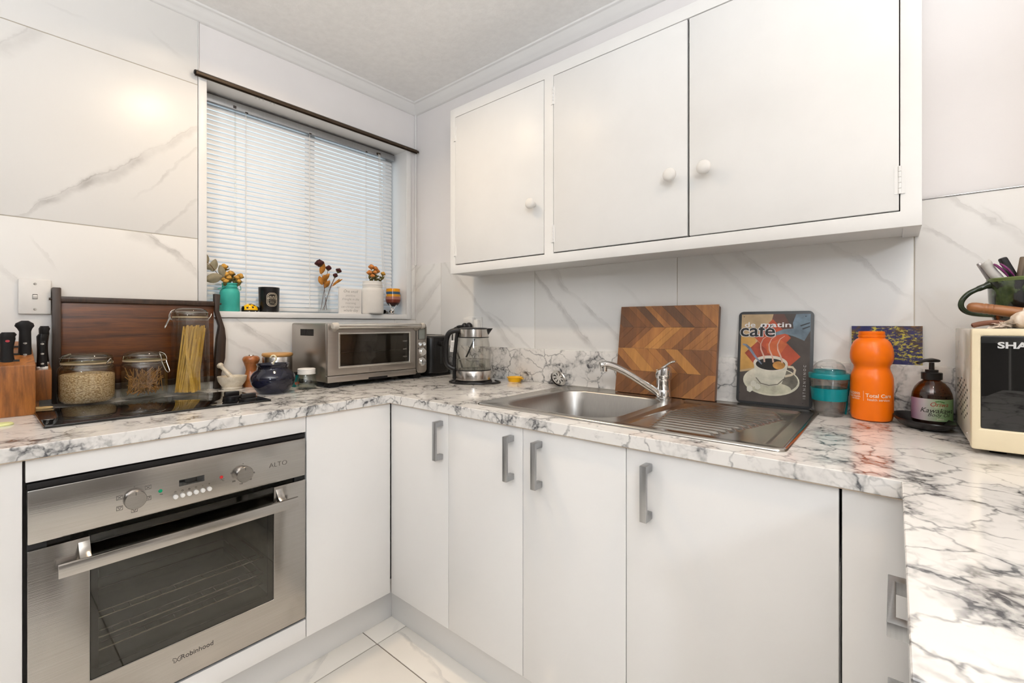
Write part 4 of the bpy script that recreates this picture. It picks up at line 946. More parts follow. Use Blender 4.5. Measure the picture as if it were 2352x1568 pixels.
# handle
hd_ = MB().tube([(-0.222, -0.030, 0.249), (0.190, -0.030, 0.249)], 0.0125, 20).build('handle', M['wire'], fd)
capm = plain('handle_end_plastic', (0.50, 0.455, 0.40), 0.4)
for x, s in ((-0.222, -1), (0.190, 1)):
    MB().tube([(x, -0.030, 0.249), (x+s*0.018, -0.030, 0.249), (x+s*0.023, -0.030, 0.249)], [0.0140, 0.0140, 0.010], 20).build('handle_end', capm, hd_)
    MB().tube(smoothpts([(x+s*0.008, -0.030, 0.247), (x+s*0.004, -0.018, 0.241), (x-s*0.002, 0.002, 0.232)], 4), 0.0105, 12, flat=0.7).build('bracket', capm, hd_)
# side vents and feet
for k in range(19):
    o = MB().box(-TW-0.0008, -TW+0.002, 0.225-0.0062*k-0.0018, 0.225-0.0062*k+0.0018, 0.208, 0.236).build('vent_slot', M['blackm'], to, smooth=False)
for x in (-0.215, 0.205):
    for y in (0.03, 0.27):
        box('foot', M['blackm'], to, x-0.022, x+0.022, y-0.018, y+0.018, 0.0, TB_+0.002, bevel=0.002)

# ---------------------------------------------------------------- black toaster behind
ts = thing('toaster', 'black two-slot toaster between toaster oven and kettle', 'toaster', (0.20, -0.125, CT))
MB().prism(rrect(-0.13, 0.16, -0.07, 0.07, 0.04, 6), 0.008, 0.196).build('body', M['black'], ts, bevel=0.012, seg=3)
MB().prism(rrect(-0.115, 0.145, -0.055, 0.055, 0.03, 6), 0.196, 0.203).build('top_plate', plain('grey_top', (0.30, 0.28, 0.26), 0.35), ts, bevel=0.002)
for y in (-0.022, 0.022): box('bread_slot', M['dark'], ts, -0.10, 0.13, y-0.011, y+0.011, 0.2025, 0.2045, bevel=0)
box('lever_track', M['dark'], ts, 0.1595, 0.161, -0.006, 0.006, 0.06, 0.165, bevel=0)
MB().prism(rrect(-0.018, 0.018, 0.150, 0.172, 0.009, 4), 0.160, 0.180, lambda a, b, h: (h, a, b)).build('lever', M['black'], ts, bevel=0.003)
box('base', M['blackm'], ts, -0.125, 0.155, -0.065, 0.065, 0.0, 0.009, bevel=0.001)

# ================================================================ KETTLE
KX, KY = 0.668, -0.205
kt = thing('kettle', 'glass and steel electric kettle with black handle', 'kettle', (KX, KY, CT), math.radians(40.07))
# local x = picture right; handle on -x, spout on +x
ks = steel('kettle_steel', (0.56, 0.52, 0.48), 0.2, 'z', 0.06)
MB().lathe([(0, 0), (0.082, 0), (0.083, 0.004), (0.080, 0.010), (0, 0.010)], 48).build('power_base', M['black'], kt, ang=45)
MB().lathe([(0, 0.011), (0.078, 0.011), (0.0785, 0.014), (0.0785, 0.016), (0.0, 0.016)], 48).build('skirt', M['black'], kt, ang=45)
MB().lathe([(0, 0.016), (0.0788, 0.016), (0.0788, 0.054), (0.0775, 0.056), (0, 0.056)], 48).build('base_band', ks, kt, ang=45)
MB().lathe([(0.0785, 0.056), (0.0785, 0.059), (0.0768, 0.060)], 48).build('lower_seal', M['black'], kt)
gp = [(0.0770, 0.058), (0.0768, 0.085), (0.0755, 0.13), (0.071, 0.165), (0.066, 0.195), (0.0655, 0.199)]
MB().lathe(gp + [(r-0.0025, z) for r, z in reversed(gp)], 48, closed=False).build('glass_body', thin_glass('kettle_glass', (0.975, 0.975, 0.965), 0.0, 1.3), kt, ang=60)
MB().lathe([(0, 0.060), (0.0738, 0.060), (0.0735, 0.102), (0.070, 0.1025), (0, 0.1025)], 48).build('water', thin_glass('water', (0.90, 0.91, 0.89), 0.0, 1.4, 1.33), kt, ang=50)
MB().lathe([(0.0655, 0.197), (0.068, 0.198), (0.068, 0.201), (0.0655, 0.202)], 48).build('upper_seal', M['black'], kt)
MB().lathe([(0.0665, 0.201), (0.0665, 0.2015), (0.0635, 0.234), (0.0, 0.234)], 48).build('top_band', ks, kt, ang=45)
MB().lathe([(0, 0.234), (0.0640, 0.234), (0.0640, 0.238), (0.058, 0.2405), (0.03, 0.242), (0, 0.2425)], 48).build('lid', M['black'], kt, ang=45)
MB().add([(0.056, -0.014, 0.238), (0.056, 0.014, 0.238), (0.0645, -0.012, 0.211), (0.0645, 0.012, 0.211), (0.085, 0.0, 0.2385), (0.064, 0.0, 0.206)], [(0, 4, 1), (0, 2, 4), (1, 4, 3), (2, 5, 4), (3, 4, 5), (0, 1, 3, 5, 2)]).build('spout', M['black'], kt, ang=30)
hp = smoothpts([(-0.060, 0, 0.228), (-0.085, 0, 0.228), (-0.108, 0, 0.217), (-0.119, 0, 0.19), (-0.122, 0, 0.15), (-0.123, 0, 0.11), (-0.117, 0, 0.082), (-0.100, 0, 0.066), (-0.082, 0, 0.060)], 6)
MB().tube(hp, [0.0115]*len(hp), 14).build('handle', M['black'], kt)
MB().tube(smoothpts([(-0.070, 0, 0.232), (-0.0745, 0, 0.20), (-0.0835, 0, 0.12), (-0.0855, 0, 0.06), (-0.0855, 0, 0.016)], 5), 0.008, 12).build('water_gauge', M['black'], kt)
MB().box(-0.102, -0.083, -0.001, 0.001, 0.135, 0.185).map(lambda x, y, z: (x+ (z-0.16)*0.1, y+0.0, z)).build('care_label', M['white'], kt, smooth=False)
for k in range(6): MB().box(-0.0995+0.001*(k % 2), -0.086, -0.0016, -0.0011, 0.141+0.0065*k, 0.1425+0.0065*k).build('label_print', M['ink2'], kt, smooth=False)
lettering('Sunbeam', 0.0125, M['ink2'], kt, around(0.0791, -PI/2, 0.031), shear=0.25)
# things seen inside the glass: the spout filter stays
MB().box(-0.004, 0.004, -0.0535, -0.052, 0.108, 0.19).map(lambda x, y, z: (x + (z-0.10)*0.45 - 0.04, y+0.09, z)).build('scoop_arm', M['blackm'], kt)

# socket with plugs on the tiled wall
so = thing('power_socket', 'white double power socket with plugs behind the kettle', 'socket', (0.472, -TF, 1.13))
box('plate', M['white'], so, -0.048, 0.060, -0.010, 0.0, -0.036, 0.036, bevel=0.003)
box('adaptor', M['white'], so, -0.045, 0.022, -0.034, -0.010, -0.012, 0.032, bevel=0.006)
box('adaptor', M['white'], so, 0.026, 0.056, -0.034, -0.010, -0.030, 0.022, bevel=0.005)
pg = thing('kettle_plug', 'black power plug of the kettle pushed into the wall socket', 'plug', (0.49, -0.041, 1.118))
MB().ball((0, -0.0175, 0), 0.019, 0.016, 0.020, 20, 12).build('plug_body', M['black'], pg)
MB().ball((-0.030, -0.0175, 0.0), 0.017, 0.016, 0.018, 20, 12).build('plug_body', M['black'], pg)
MB().tube(smoothpts([(-0.042, -0.022, 0.0), (-0.066, -0.03, -0.002), (-0.070, -0.032, -0.003)], 4), [0.008]*4+[0.0065]*4+[0.005], 12).build('strain_relief', M['black'], pg)
MB().tube(smoothpts([(-0.070, -0.032, -0.003), (-0.090, -0.036, -0.012), (-0.100, -0.036, -0.045), (-0.100, -0.034, -0.10)], 6), 0.0032, 8).build('cable', M['black'], pg)
cb_ = (MB().tube(smoothpts([(0.43, -0.10, 1.03), (0.47, -0.09, 0.93), (0.545, -0.155, CT+0.012), (0.560, -0.225, CT+0.0045), (0.600, -0.283, CT+0.0045), (0.665, -0.300, CT+0.0045), (0.745, -0.250, CT+0.0045), (0.780, -0.190, CT+0.0045), (0.775, -0.150, CT+0.0045), (0.72, -0.12, CT+0.0045)], 8), 0.0042, 8).build('power_cord', M['black'])); cb_.parent = kt; cb_.matrix_parent_inverse = (Matrix.Translation((KX, KY, CT)) @ Matrix.Rotation(math.radians(40.07), 4, 'Z')).inverted()
# yellow dish
yd = thing('ash_dish', 'small yellow notched dish by the upstand', 'dish', (0.787, -0.064, CT))
yp = []
MB().lathe([(0, 0.0), (0.027, 0.0), (0.031, 0.006), (0.0335, 0.0165), (0.037, 0.018), (0.037, 0.020), (0.032, 0.0205), (0.029, 0.017), (0.026, 0.006), (0, 0.004)], 12).build('bowl', plain('yellow_plastic', (0.80, 0.43, 0.01), 0.35), yd, ang=30)
MB().prism(rrect(0.0, 0.030, -0.013, 0.013, 0.008, 4), 0.014, 0.0165, lambda a, b, h: (0.028*0.7652+a*0.7652-b*0.6437, 0.028*0.6437-0.02+a*0.35+b*0.5, h)).build('rest', plain('yellow_plastic_rest', (0.80, 0.43, 0.01), 0.35), yd, bevel=0.001)
# ================================================================ WINDOW SILL
SZ = OZ0
SXc = -0.034
# ---- dried flower parts
def petal_head(c, r, mat, parent, name='flower_head', n=9, open_=0.5, seed=0, up=(0, 0, 1)):
    rnd = random.Random(seed); m = MB()
    U = Vector(up).normalized(); A = U.orthogonal().normalized(); B_ = U.cross(A)
    for k in range(n):
        a = 2*PI*k/n*1.0 + rnd.uniform(-0.25, 0.25) + (0.4 if k % 2 else 0)
        rr = r*(1.0 if k % 2 else 0.72)
        out = (A*math.cos(a) + B_*math.sin(a)); tan = (-A*math.sin(a) + B_*math.cos(a))
        h = r*rnd.uniform(1.1, 1.6)
        def f(u, v):
            w = rr*0.85*math.sin(PI*(0.15+0.75*v))*(u-0.5)*1.7
            bulge = math.sin(PI*min(1, v*0.95+0.05))*rr*(0.95+0.3*open_) * (1-0.35*(2*u-1)**2)
            if v > 0.8: bulge += (v-0.8)*rr*1.6*open_
            p = Vector(c) + U*(h*(v-0.35)) + out*bulge*0.9 + tan*w
            return tuple(p)
        m.grid(4, 5, f)
    m.ball(c, r*0.62, r*0.62, r*0.7, 10, 6)
    return m.build(name, mat, parent, ang=70)
def leaf(p0, d, L, w, mat, parent, curl=0.3, name='leaf', side=(0, 1, 0)):
    d = Vector(d).normalized(); s = Vector(side) - d*Vector(side).dot(d); s.normalize(); nrm = d.cross(s)
    def f(u, v):
        ww = w*(math.sin(PI*min(1, u*0.92+0.06))**0.8)*(v-0.5)
        return tuple(Vector(p0) + d*L*u + s*ww + nrm*(curl*L*(u*u*0.5) + abs(v-0.5)*w*0.35))
    return MB().grid(7, 4, f).build(name, mat, parent, ang=80)
M['stem'] = plain('dry_stem', (0.16, 0.085, 0.030), 0.7, var=0.3)
M['stemr'] = plain('dark_red_stem', (0.13, 0.045, 0.022), 0.6, var=0.3)
M['rose_y'] = plain('dried_yellow_rose', (0.56, 0.30, 0.055), 0.75, var=0.4, scale=90)
M['rose_o'] = plain('dried_orange_rose', (0.60, 0.22, 0.05), 0.75, var=0.4, scale=90)
M['rose_d'] = plain('dried_dark_rose', (0.060, 0.008, 0.008), 0.7, var=0.5, scale=90)
M['leaf_g'] = plain('dried_green_leaf', (0.145, 0.125, 0.040), 0.75, var=0.4, scale=60)
M['leaf_s'] = plain('dried_silver_leaf', (0.27, 0.235, 0.155), 0.7, var=0.25, scale=30)
M['leaf_o'] = plain('dried_amber_leaf', (0.50, 0.20, 0.030), 0.7, var=0.35, scale=50)
def dried_rose(label, base, top, r, hmat, smat, group, seed, leaves=(), open_=0.5):
    """base/top: world points"""
    t = thing('dried_rose', label, 'dried flower', base, 0, group)
    b = Vector(base); e = Vector(top) - b; mid = e*0.55 + Vector((0.0, 0.004*math.sin(seed), 0.006))
    MB().tube(smoothpts([(0, 0, 0), tuple(mid), tuple(e - e.normalized()*r*0.4)], 5), 0.0011, 6).build('stem', smat, t)
    up = (e - mid).normalized()
    petal_head(tuple(e), r*1.18, hmat, t, seed=seed, open_=open_, up=up)
    m = MB(); m.lathe([(0.001, -0.9*r), (r*0.55, -0.55*r), (r*0.75, -0.15*r)], 8).xf(Matrix.Translation(e) @ up.to_track_quat('Z', 'Y').to_matrix().to_4x4()); m.build('sepals', M['leaf_g'], t)
    for (u, d, L, w, mt) in leaves: leaf(tuple(e*u), d, L, w, mt, t, curl=0.25)
    return t
# ---- teal jar
tj = thing('teal_jar', 'teal painted jar with wire handle and dried yellow roses on the sill', 'jar', (SXc, -0.938, SZ))
tm = plain('teal_paint', (0.045, 0.40, 0.335), 0.55, var=0.08, bump=0.15, bscale=150)
MB().lathe([(0, 0), (0.034, 0), (0.0365, 0.003), (0.0365, 0.078), (0.034, 0.088), (0.0275, 0.096), (0.0272, 0.100), (0.0285, 0.1015), (0.0285, 0.104), (0.0275, 0.1055), (0.0275, 0.112), (0.029, 0.1135), (0.029, 0.117), (0.0285, 0.1185), (0.025, 0.1185), (0.024, 0.10), (0.033, 0.08), (0.033, 0.006), (0, 0.005)], 40).build('body', tm, tj, ang=45)
MB().tube([(0.0295*math.cos(2*PI*k/32), 0.0295*math.sin(2*PI*k/32), 0.097) for k in range(33)], 0.0013, 6, caps=False).build('wire_ring', tm, tj)
MB().tube(smoothpts([(0.0, 0.030, 0.097), (0.002, 0.040, 0.092), (0.003, 0.041, 0.098), (0.003, 0.038, 0.110), (0.001, 0.030, 0.115)], 5), 0.0013, 6).build('wire_handle', tm, tj)
MB().tube(smoothpts([(0.0, -0.030, 0.097), (0.006, -0.045, 0.093), (0.012, -0.044, 0.092), (0.020, -0.030, 0.098), (0.027, -0.010, 0.112), (0.02, 0.015, 0.117)], 5), 0.0013, 6).build('wire_handle', tm, tj)
jb = Vector((SXc, -0.938, SZ))
def jp(dy, dz, dx=0.0): return (SXc+dx, -0.938+dy, SZ+dz)
yl = [(-0.020, 0.182, 0.0, 0.0135), (-0.018, 0.150, 0.010, 0.0125), (0.003, 0.157, -0.006, 0.0125), (0.038, 0.148, 0.004, 0.0125), (-0.030, 0.131, 0.014, 0.010), (0.022, 0.141, 0.012, 0.0105), (-0.008, 0.138, 0.02, 0.011), (0.028, 0.127, 0.016, 0.010), (-0.020, 0.124, 0.02, 0.011), (0.012, 0.160, -0.012, 0.010)]
for i, (dy, dz, dx, r) in enumerate(yl):
    lab = ['topmost dried yellow rose in the teal jar', 'dried yellow rosebud left of centre, just under the topmost one', 'dried yellow rosebud at the centre top of the teal jar bunch', 'dried yellow rose furthest right in the teal jar', 'dried yellow rosebud furthest left in the teal jar bunch',
        'dried yellow rosebud just left of the furthest right one', 'dried yellow rosebud low in the middle of the teal jar bunch', 'lowest dried yellow rosebud on the right of the teal jar', 'lowest dried yellow rosebud on the left of the teal jar', 'small dried yellow rosebud at the back of the teal jar bunch'][i]
    dried_rose(lab, jp(dy*0.3, 0.05, dx*0.3), jp(dy, dz, dx), r, M['rose_y'], M['stem'], 'dried yellow roses in the teal jar', i+1,
        leaves=[(0.8, (0.2, random.uniform(-1, 1), 0.6), 0.026, 0.012, M['leaf_g']), (0.9, (0.4, random.uniform(-1, 1), 0.2), 0.020, 0.010, M['leaf_g']), (0.72, (0.6, random.uniform(-1, 1), 0.5), 0.024, 0.012, M['leaf_g'])])
eu = thing('dried_eucalyptus', 'grey green dried leaf sprig hanging left from the teal jar', 'dried leaves', jp(-0.010, 0.06, 0.01), 0)
MB().tube(smoothpts([(0, 0, 0), (0.01, -0.025, 0.075), (0.015, -0.045, 0.095), (0.012, -0.066, 0.125), (0.010, -0.082, 0.138)], 5), 0.0012, 6).build('stem', M['stem'], eu)
leaf((0.012, -0.060, 0.100), (0.1, 0.25, 1.0), 0.052, 0.030, M['leaf_s'], eu, 0.1, side=(0, 1, 0.1))
leaf((0.010, -0.080, 0.128), (0.05, -0.1, 1.0), 0.042, 0.022, M['leaf_s'], eu, 0.1, side=(0.5, 1, 0.1))
leaf((0.012, -0.058, 0.108), (0.05, -1.0, 0.45), 0.045, 0.022, M['leaf_s'], eu, 0.1, side=(0.3, 0.2, 1))
leaf((0.02, -0.025, 0.082), (0.1, -1.0, -0.32), 0.066, 0.040, M['leaf_s'], eu, 0.1, side=(0.1, -0.2, 1))
leaf((0.012, -0.020, 0.080), (0.1, -0.3, 1.0), 0.050, 0.026, M['leaf_s'], eu, 0.1, side=(0.3, 1, 0.1))
# ---- ladybird
lb = thing('ladybird_timer', 'yellow and black ladybird figurine on the sill', 'figurine', (SXc, -0.860, SZ), PI/2)
MB().lathe([(0, 0), (0.031, 0), (0.033, 0.003), (0.033, 0.008), (0, 0.008)], 32, sy=0.8).build('base', M['black'], lb, ang=45)
yel = plain('yellow_enamel', (0.85, 0.48, 0.005), 0.15, var=0.03)
MB().lathe([(0.032*math.cos(a), 0.008+0.028*math.sin(a)) for a in [PI/2*k/8 for k in range(9)]], 32, sy=0.8).map(lambda x, y, z: (max(-0.0285, min(0.0285, x)), y, z)).build('wings', yel, lb, ang=60)
MB().ball((0.027, 0, 0.014), 0.009, 0.014, 0.012, 14, 8).build('head', M['black'], lb); MB().ball((-0.026, 0, 0.013), 0.007, 0.013, 0.012, 14, 8).build('tail', M['black'], lb)
for a, e in ((-2.2, 0.35), (-1.45, 0.45), (-1.0, 0.85), (-1.9, 1.1), (-1.2, 1.25)):
    x, y, z = 0.030*math.cos(a)*math.cos(e), 0.0245*math.sin(a)*math.cos(e), 0.008+0.027*math.sin(e)
    nn = Vector((x/0.032**2, y/0.0256**2, (z-0.008)/0.028**2)).normalized()
    MB().lathe([(0.0052, 0.0), (0.004, 0.0012), (0, 0.0016)], 14).xf(Matrix.Translation((x, y, z)) @ nn.to_track_quat('Z', 'Y').to_matrix().to_4x4()).build('spot', M['black'], lb)
for x in (-0.012, 0.012): box('foot', M['wire'], lb, x-0.002, x+0.002, -0.0265, -0.022, 0.0, 0.004, bevel=0)
# ---- candle
cd = thing('candle_jar', 'black candle jar with oval label on the window sill', 'candle', (SXc, -0.782, SZ))
MB().lathe([(0, 0), (0.037, 0), (0.040, 0.004), (0.0425, 0.109), (0.0415, 0.110), (0.0395, 0.108), (0.037, 0.075), (0, 0.074)], 48).build('vessel', plain('matt_black_glass', (0.012, 0.011, 0.012), 0.22), cd, ang=45)
ca_ = cang(SXc, -0.782) + 0.30
gold = plain('pale_gold_print', (0.50, 0.43, 0.33), 0.35, 0.4)
def on_cyl(poly, R_, th, zc, mat, parent, name, dr=0.0003):
    b = MB()
    n = len(poly); b.add([((R_+dr)*math.cos(th+a/R_), (R_+dr)*math.sin(th+a/R_), zc+z) for a, z in poly], [tuple(range(n))])
    me = D.meshes.new(name); me.from_pydata(b.v, [], b.f); me.update(); me.materials.append(mat)
    o = D.objects.new(name, me); COL.objects.link(o); o.parent = parent; return o
def ring_cyl(x0, x1, z0, z1, r, w, R_, th, zc, mat, parent, name='label_ring'):
    A = rrect(x0, x1, z0, z1, r, 6); B_ = rrect(x0+w, x1-w, z0+w, z1-w, r-w, 6); n = len(A)
    f = lambda a, z: ((R_+0.0004)*math.cos(th+a/R_), (R_+0.0004)*math.sin(th+a/R_), zc+z)
    m = MB().add([f(*p) for p in A+B_], [(k, (k+1) % n, n+(k+1) % n, n+k) for k in range(n)]); return m.build(name, mat, parent, smooth=False)
RC = 0.0419
ring_cyl(-0.0225, 0.0225, -0.030, 0.030, 0.018, 0.0022, RC, ca_, 0.055, gold, cd); ring_cyl(-0.0175, 0.0175, -0.0255, 0.0255, 0.0135, 0.0022, RC, ca_, 0.055, gold, cd)
for s, z, sz in (('LAURA', 0.0635, 0.0115), ('WOODS', 0.0555, 0.0105), ('FRENCH PEAR', 0.0485, 0.0042), ('SCENTED', 0.0425, 0.0045), ('SOY CANDLE', 0.0375, 0.0048)):
    lettering(s, sz, gold, cd, around(RC+0.0005, ca_, z), bold=0.0002 if sz > 0.008 else 0)
# ---- clear vase with dark roses
vs_ = thing('bud_vase', 'square clear glass bud vase holding dark dried roses', 'vase', (SXc, -0.528, SZ))
MB().lathe([(0, 0), (0.022, 0), (0.0225, 0.002), (0.0235, 0.13), (0.0205, 0.13), (0.0195, 0.014), (0, 0.014)], 40, sup=6).build('glass_body', thin_glass('vase_glass', (0.975, 0.985, 0.985), 0.0, 1.3), vs_, ang=40)
def vp(dy, dz, dx=0.0): return (SXc+dx, -0.528+dy, SZ+dz)
dried_rose('tallest and widest dark dried rose in the clear vase', vp(0.012, 0.016, 0.004), vp(-0.024, 0.238, 0.004), 0.019, M['rose_d'], M['stemr'], 'dark dried roses', 21, leaves=[(0.78, (0.3, 0.2, 0.9), 0.055, 0.030, M['leaf_o']), (0.55, (0.3, -0.5, 0.9), 0.045, 0.026, M['leaf_o']), (0.62, (0.5, 0.5, 0.6), 0.05, 0.03, M['leaf_o'])], open_=0.8)
dried_rose('middle dark dried rose in the clear vase', vp(-0.014, 0.016, -0.004), vp(0.022, 0.220, 0.0), 0.0135, M['rose_d'], M['stemr'], 'dark dried roses', 22, leaves=[(0.60, (0.3, -0.2, 0.9), 0.05, 0.028, M['leaf_o']), (0.52, (0.4, 0.4, 0.7), 0.045, 0.026, M['leaf_o'])], open_=0.4)
dried_rose('dark dried rose leaning right out of the clear vase', vp(-0.010, 0.016, 0.008), vp(0.072, 0.212, 0.006), 0.0135, M['rose_d'], M['stemr'], 'dark dried roses', 23, leaves=[(0.60, (0.2, 0.8, 0.8), 0.055, 0.012, M['leaf_o']), (0.66, (0.2, 1.0, 0.5), 0.055, 0.012, M['leaf_o'])], open_=0.5)
dried_rose('small dark dried bud below the right rose', vp(0.004, 0.016, -0.008), vp(0.052, 0.186, 0.010), 0.0115, M['rose_d'], M['stemr'], 'dark dried roses', 24, open_=0.2)
# ---- quote card
qc = thing('quote_card', 'white plaque with handwritten quote on the window sill', 'plaque', (SXc+0.012, -0.3935, SZ), PI/2)
box('plaque_block', plain('white_card', (0.80, 0.77, 0.74), 0.5, var=0.02), qc, -0.0615, 0.0615, 0.0, 0.012, 0.0, 0.128, bevel=0.001)
for k, (s, sz, sh) in enumerate((('One small', 0.0205, 0.25), ('positive', 0.0165, 0.0), ('thought in the', 0.0175, 0.25), ('morning', 0.0165, 0.0), ('can change your', 0.0165, 0.25), ('whole day', 0.0205, 0.25))):
    lettering(s, sz, M['ink2'] if sh == 0 else M['ink'], qc, front(0, 0.107-0.0192*k, -0.0004), shear=sh, bold=-0.0004, sx=0.95 if sh else 1.05)
# ---- white jar
wj = thing('white_jar', 'white painted screw-neck jar with dried orange roses', 'jar', (-0.018, -0.270, SZ))
wm = plain('matt_white_paint', (0.78, 0.75, 0.71), 0.6, var=0.03, bump=0.1, bscale=120)
MB().lathe([(0, 0), (0.050, 0), (0.055, 0.004), (0.0565, 0.010), (0.0565, 0.120), (0.054, 0.131), (0.050, 0.136), (0.0495, 0.140), (0.051, 0.142), (0.0495, 0.144), (0.0505, 0.150), (0.0515, 0.154), (0.0495, 0.158), (0.0495, 0.166), (0.0505, 0.169), (0.0495, 0.172), (0.046, 0.172), (0.045, 0.135), (0.052, 0.12), (0.052, 0.006), (0, 0.005)], 48).build('body', wm, wj, ang=40)
def wp(dy, dz, dx=0.0): return (-0.018+dx, -0.270+dy, SZ+dz)
ol = [(-0.006, 0.246, 0.0, 0.0145), (0.014, 0.240, 0.004, 0.0120), (-0.025, 0.214, 0.012, 0.0140), (0.033, 0.228, -0.004, 0.0120), (0.062, 0.216, 0.004, 0.0120), (0.006, 0.218, 0.016, 0.011), (-0.016, 0.197, 0.026, 0.011)]
for i, (dy, dz, dx, r) in enumerate(ol):
    lab = ['topmost dried orange rose in the white jar', 'dried orange rosebud right beside the topmost one in the white jar', 'dried orange rose furthest left in the white jar', 'dried orange rosebud between the top pair and the yellowish rose', 'yellowish dried rose furthest right in the white jar',
        'dried orange rosebud at the centre of the white jar bunch', 'lowest dried orange rosebud, at the white jar rim'][i]
    dried_rose(lab, wp(dy*0.3, 0.08, dx*0.3), wp(dy, dz, dx), r, M['rose_o'] if i != 4 else M['rose_y'], M['stem'], 'dried orange roses in the white jar', i+40,
        leaves=[(0.75, (0.3, random.uniform(-1, 1), 0.5), 0.028, 0.014, M['leaf_g']), (0.68, (0.6, random.uniform(-1, 1), 0.2), 0.028, 0.014, M['leaf_g']), (0.82, (0.5, random.uniform(-1, 1), 0.4), 0.022, 0.011, M['leaf_g']), (0.72, (0.1, random.uniform(-1.5, 1.5), 0.2), 0.030, 0.014, M['leaf_g'])], open_=0.6)
# ---- striped goblet, glass behind, foil and thimble
gb_ = thing('striped_goblet', 'small glass goblet filled with orange, blue and red stripes', 'goblet', (SXc-0.004, -0.127, SZ))
cg = M['glass']
MB().lathe([(0, 0), (0.028, 0), (0.028, 0.002), (0.008, 0.006), (0.0045, 0.012), (0.0045, 0.030), (0.010, 0.036), (0.010, 0.042), (0.005, 0.046)], 32).build('foot', cg, gb_, ang=50)
RR = lambda z: 0.0405*(1-max(0, (0.088-z)/0.043)**2.4)**0.5 if z < 0.088 else 0.0405-0.0035*((z-0.088)/0.055)
zs_ = [0.0455, 0.052, 0.060, 0.068, 0.076, 0.088, 0.098, 0.108, 0.117, 0.128, 0.143]
cols = [('dark_stripe', (0.045, 0.014, 0.012), 0.0455, 0.066), ('red_stripe', (0.17, 0.035, 0.02), 0.066, 0.083), ('rose_stripe', (0.34, 0.14, 0.10), 0.083, 0.099), ('amber_stripe', (0.62, 0.27, 0.02), 0.099, 0.112), ('blue_stripe', (0.03, 0.085, 0.16), 0.112, 0.126), ('orange_stripe', (0.75, 0.30, 0.005), 0.126, 0.143)]
for nm, c, a, b in cols:
    pr = [(max(0.002, RR(a+(b-a)*k/6)), a+(b-a)*k/6) for k in range(7)]
    m = MB().lathe([(0, a)] + pr + [(0, b)], 32); m.build('stripe', plain(nm, c, 0.15), gb_, ang=50)
ff = thing('foil_flower', 'crumpled silver foil flower by the goblet', 'ornament', (SXc+0.030, -0.158, SZ)); rnd = random.Random(5)
m = MB().ball((0, 0, 0.019), 0.015, 0.014, 0.019, 12, 9); m.v = [(x*rnd.uniform(0.8, 1.2), y*rnd.uniform(0.8, 1.2), max(0.0, z*rnd.uniform(0.9, 1.08))) for x, y, z in m.v]; m.build('foil_petals', M['chrome'], ff, smooth=False)
MB().tube([(0.0, 0.008, 0.026), (0.002, 0.018, 0.040), (0.002, 0.026, 0.052)], 0.0022, 8).build('foil_stem', M['chrome'], ff)
tc = thing('silver_thimble', 'small grey metal cup lying on the sill beside the white jar', 'cup', (SXc+0.022, -0.190, SZ+0.0115), 0.0)
MB().lathe([(0.006, -0.014), (0.010, 0.012), (0.0115, 0.014), (0.0095, 0.0135), (0.0055, -0.012), (0, -0.012), (0, -0.014)], 24).xf(Matrix.Rotation(math.radians(80), 4, 'X') @ Matrix.Rotation(0.3, 4, 'Y')).build('thimble_cup', plain('pewter', (0.18, 0.17, 0.155), 0.35, 0.8), tc, ang=50)

# ================================================================ BY THE SINK
sp_ = thing('sink_strainer', 'steel sink strainer plug leaning behind the sink bowl', 'strainer', (1.020, -0.062, CT+0.032))
Rm = Vector((0.80, -0.20, 0.55)).to_track_quat('Z', 'Y').to_matrix().to_4x4()
MB().lathe([(0, 0.001), (0.012, 0.003), (0.026, 0.001), (0.0325, 0.006), (0.035, 0.005), (0.033, 0.0), (0.026, -0.006), (0.010, -0.010), (0, -0.010)], 36).xf(Rm).build('dish', M['wire'], sp_, ang=50)
MB().lathe([(0.0335, -0.001), (0.0335, -0.005), (0.028, -0.007), (0.028, -0.003)], 36, closed=True).xf(Rm).build('gasket', M['black'], sp_, ang=50)
MB().tube([Rm @ Vector((0, 0, -0.009)), Rm @ Vector((0, 0, -0.030))], 0.0035, 10).build('post', M['wire'], sp_)
for k in range(8):
    a = 2*PI*k/8; MB().box(-0.0055, 0.0055, -0.0013, 0.0013, 0.002, 0.0036).xf(Rm @ Matrix.Rotation(a, 4, 'Z') @ Matrix.Translation((0.017, 0, 0))).build('slot', M['blackm'], sp_)
# ---- herringbone chopping board
bw, bh_, bt = 0.353, 0.321, 0.028
cbd = thing('chopping_board', 'square herringbone wooden chopping board leaning behind the tap', 'chopping board', (1.291, -0.084, CT+0.006))
cbd.rotation_euler = (-math.atan2(0.052, 0.317), 0, 0)
boardw = [wood('stave_wood_%d' % i, d, l, 'z', 22, 0.10, 0.42, lines=0.9) for i, (d, l) in enumerate((((0.075, 0.026, 0.008), (0.20, 0.075, 0.022)), ((0.095, 0.034, 0.010), (0.26, 0.10, 0.028)), ((0.17, 0.065, 0.016), (0.40, 0.165, 0.042)), ((0.26, 0.11, 0.025), (0.50, 0.23, 0.056)), ((0.045, 0.020, 0.009), (0.15, 0.064, 0.026))))]
MB().prism(rrect(0.001, bw-0.001, 0.001, bh_-0.001, 0.006, 3), 0.004, bt, lambda a, b, h: (a, h, b)).build('core', boardw[0], cbd, bevel=0.002)
seq = [[1, 4, 0, 1, 4, 2, 1, 4, 1, 1, 2], [0, 1, 2, 3, 3, 2, 1, 1, 2, 2, 1, 1], [4, 0, 2, 3, 2, 2, 2, 1, 3, 4, 1, 1], [1, 1, 0, 2, 1, 0, 1, 0, 2, 1, 1, 0]]
rnd = random.Random(11)
rows = [0.0, 0.083, 0.165, 0.243, bh_]          # from the bottom
